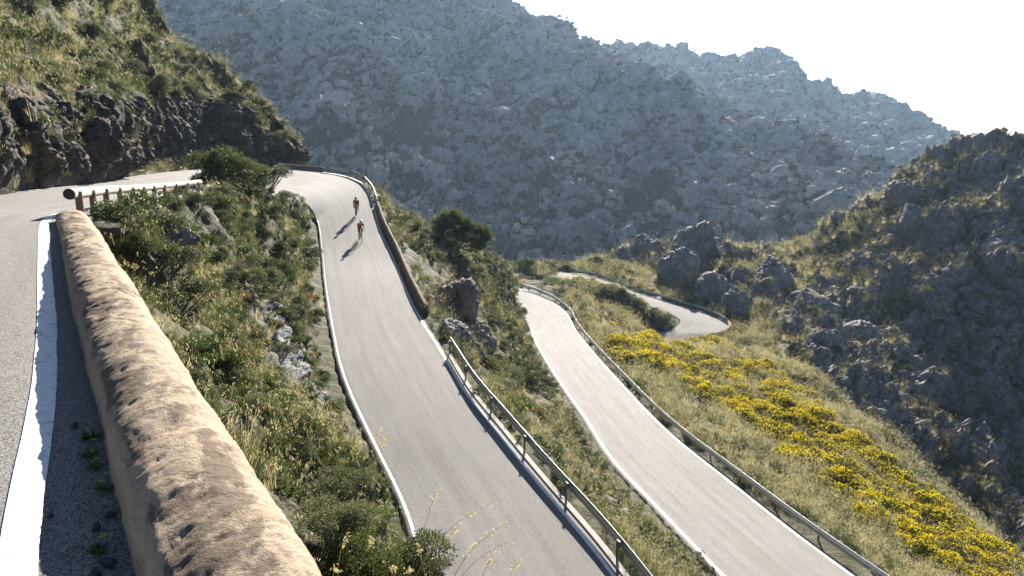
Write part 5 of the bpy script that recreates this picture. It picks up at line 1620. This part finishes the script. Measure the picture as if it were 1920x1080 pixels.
# ------------------------------------------------------------------ verge litter beside the near parapet
r = np.random.default_rng(31)
def near_wall(py, off):
    """a point of the verge beside the parapet: distance along it set by py, off metres to its road side"""
    q = catmull(WALL, 400); k = int(np.argmin(np.abs(topx(q + np.array([0, 0, .3]))[:, 1] - py)))
    T = q[min(k + 1, 399)] - q[k - 1]; T /= np.linalg.norm(T)
    p = q[k] + np.array([-T[1], T[0], 0]) * (.28 + off)
    d_ = (ROADPTS[0][:, 0] - p[0]) ** 2 + (ROADPTS[0][:, 1] - p[1]) ** 2
    p[2] = ROADPTS[0][np.argmin(d_), 2]
    return p
PEB = [rock_mesh(900 + i, 'limestone', 3, .8) for i in range(3)]
for i, (py, off, s, lb) in enumerate([(905, .10, .034, 'palest pebble of the trio lying in the parapet shade'), (918, .16, .026, 'small round pebble beside the palest one by the parapet'), (912, .22, .022, 'brownish pebble at the outer end of the pebble trio'), (850, .12, .03, 'lone grey pebble further up along the parapet foot'), (835, .05, .02, 'tiny pebble touching the parapet foot'), (700, .14, .03, 'grey pebble far up the verge by the parapet'), (1010, .2, .018, 'tiny pebble nearest the camera on the verge'), (820, .3, .016, 'tiny pebble near the edge of the parapet shadow'), (960, .07, .018, 'small pebble tucked in leaf litter by the parapet')]):
    p = near_wall(py, off)
    o = link('pebble', PEB[i % 3]); o.location = (p[0], p[1], p[2] + s * .2); o.scale = (s * 1.2, s, s * .8); o.rotation_euler = (0, 0, i * 1.7)
    tag(o, lb, 'pebble')
V, F = [], []
for i in range(900):
    py = r.uniform(520, 1080); off = abs(r.normal()) * .09
    p = near_wall(py, off) if i < 500 else near_wall(py, r.uniform(0, .5))
    s = r.uniform(.002, .007)
    a = r.uniform(0, 6.28); k = len(V)
    for q in range(4): V.append((p[0] + s * math.cos(a + q * 1.57) * (1.6 if q % 2 else .8), p[1] + s * math.sin(a + q * 1.57), p[2] + .003 + r.random() * s))
    F.append((k, k + 1, k + 2, k + 3))
M['litter'] = plain('dry_leaf_litter', (0.09, 0.065, 0.04), 0.9, 0.1, 0, 0.6, 40)
tag(link('leaf_litter', mesh_np('leaf_litter', np.array(V), np.array(F)), M['litter']), kind='stuff')
for i, (py, off, ln, lb) in enumerate([(872, .2, .16, 'straight dry twig lying on the shaded verge'), (890, .12, .1, 'short bent twig near the pebble trio'), (960, .06, .2, 'long dry stalk lying along the parapet foot'), (1040, .12, .14, 'dry twig nearest the camera on the verge')]):
    p = near_wall(py, off); a = r.uniform(.6, 1.9)
    V, F = [], []
    limb(V, F, np.array([-ln / 2, 0, 0]), np.array([ln / 2, 0, .006]), .0028, .0016, 7, 5, .012, i)
    o = link('dry_twig', mesh_np('dry_twig', np.concatenate(V), np.concatenate(F)), M['straw']); o.location = (p[0], p[1], p[2] + .006); o.rotation_euler = (0, 0, a)
    tag(o, lb, 'twig')
def weed_mesh(seed):
    r_ = np.random.default_rng(seed)
    V, F, mi, o_ = [], [], [], 0
    n = 26
    d = r_.normal(size=(n, 3)); d[:, 2] = np.abs(d[:, 2]) * .8 + .1; d /= np.linalg.norm(d, axis=1)[:, None]
    v, f = leaf_quads(np.zeros((n, 3)), d, r_.normal(size=(n, 3)), .06, .006, r_); V.append(v); F.append(f); mi += [0] * n; o_ += len(v)
    for k in range(2):
        c0 = np.array([r_.normal() * .02, r_.normal() * .02, .06 + .02 * k])
        a = np.linspace(0, 6.28, 9)[:-1]
        d = np.stack([np.cos(a), np.sin(a), np.full(8, .35)], 1); d /= np.linalg.norm(d, axis=1)[:, None]
        v, f = leaf_quads(np.repeat(c0[None], 8, 0), d, np.repeat([[0, 0, 1.]], 8, 0), .016, .004, r_); V.append(v); F.append(f + o_); mi += [1] * 8; o_ += len(v)
    me = mesh_np('weed', np.concatenate(V), np.concatenate(F)); me.materials.append(M['green_grass']); me.materials.append(M['gorse_flower'])
    me.polygons.foreach_set('material_index', np.array(mi, np.int32))
    return me
WM = [weed_mesh(i) for i in range(3)]
for i, (py, off, s, lb) in enumerate([(720, .06, 1.2, 'yellow flowered weed highest up the parapet foot'), (745, .09, 1.2, 'yellow flowered weed second from the top by the parapet'), (765, .08, 1.1, 'yellow flowered weed midway along the parapet foot'), (800, .05, 1.0, 'yellow flowered weed above the twigs by the parapet'), (885, .13, .9, 'yellow flowered weed beside the pebble trio'), (1040, .16, .8, 'low yellow flowered weed near the bottom of the parapet'), (1052, .05, .8, 'yellow flowered weed nearest the camera at the parapet foot')]):
    p = near_wall(py, off)
    o = link('yellow_weed', WM[i % 3]); o.location = p; o.scale = (s, s, s); o.rotation_euler = (0, 0, i * 2.0)
    tag(o, lb, 'weed')

# ------------------------------------------------------------------ tall oat stalks in front of the middle road
M['oat'] = m_leaf('oat_spikelet', (0.4, 0.33, 0.15), (0.6, 0.52, 0.3), 0.5, 0.2)
def oat(base, tip, seed, label, ns=18, sc=1.0):
    r_ = np.random.default_rng(seed)
    base, tip = np.array(base, float), np.array(tip, float)
    n = 22
    t_ = np.linspace(0, 1, n)[:, None]
    ctl = base * .45 + tip * .55 + np.array([(base - tip)[0] * .25, 0, .12 * np.linalg.norm(tip - base)])
    P = (1 - t_) ** 2 * base + 2 * t_ * (1 - t_) * ctl + t_ ** 2 * tip - base
    rt = empty('oat_stalk', base)
    tag(rt, label, 'grass stalk', 'tall oat stalks at the bottom')
    V, F = [], []
    for i in range(n - 1): limb(V, F, P[i], P[i + 1], .0032 - .002 * i / n, .0032 - .002 * (i + 1) / n, 2, 5)
    link('stem', mesh_np('stem', np.concatenate(V), np.concatenate(F)), M['straw'], rt)
    C, D = [], []
    for k in range(ns):
        u = .68 + .32 * k / ns
        c0 = P[min(int(u * (n - 1)), n - 1)] + r_.normal(size=3) * .014 * sc
        for q in range(3):
            C.append(c0 + r_.normal(size=3) * .006); d = np.array([r_.normal() * .5, r_.normal() * .5, -.9]); D.append(d / np.linalg.norm(d))
    C, D = np.array(C), np.array(D)
    V, F = leaf_quads(C, D, r_.normal(size=C.shape), (.022 if sc < 1.5 else .034) * sc, .0042 * sc, r_)
    link('spikelets', mesh_np('spikelets', V, F), M['oat'], rt)
for i, (bx, by, tx_, ty_, Y, lb) in enumerate([
    (800, 1010, 826, 912, 7.0, 'oat stalk rising beside the right shoulder of the dark bush'), (830, 1040, 944, 935, 6.6, 'oat stalk reaching farthest up and right over the road'), (826, 1060, 868, 980, 6.4, 'oat stalk standing left of the leaning ones'),
    (870, 1085, 962, 975, 6.2, 'oat stalk leaning far right across the asphalt'), (880, 1090, 966, 1012, 6.0, 'oat stalk leaning right below the farthest reaching one'), (860, 1090, 900, 1015, 6.3, 'pale feathery oat stalk between the leaning pair'),
    (950, 1110, 976, 1050, 5.8, 'oat stalk at the right end of the bottom cluster'), (905, 1100, 930, 1040, 5.9, 'short oat stalk in the middle of the bottom cluster'), (640, 1060, 654, 1000, 6.4, 'yellow oat stalk hanging before the left of the dark bush'), (700, 1060, 696, 1005, 6.2, 'yellow oat stalk hanging before the middle of the dark bush'),
    (628, 1080, 632, 1064, 5.6, 'lowest yellow oat stalk next to the parapet'), (742, 1090, 738, 1060, 5.8, 'yellow oat stalk at the bottom edge under the dark bush'), (795, 1080, 782, 1015, 6.2, 'yellow oat stalk at the right edge of the dark bush'), (770, 1085, 766, 1068, 5.9, 'short yellow oat stalk right of the bottom edge one'),
    (700, 860, 716, 800, 17, 'pale oat stalk standing against the road farther up the bank'), (712, 880, 730, 812, 17, 'pale oat stalk beside the one farther up the bank')]):
    b_ = ay(bx, by, Y + .1); t2 = ay(tx_, ty_, Y - .1)
    oat(b_ - (t2 - b_) * .5, t2, 60 + i, lb, 22, 1.0 if Y < 10 else 2.2)
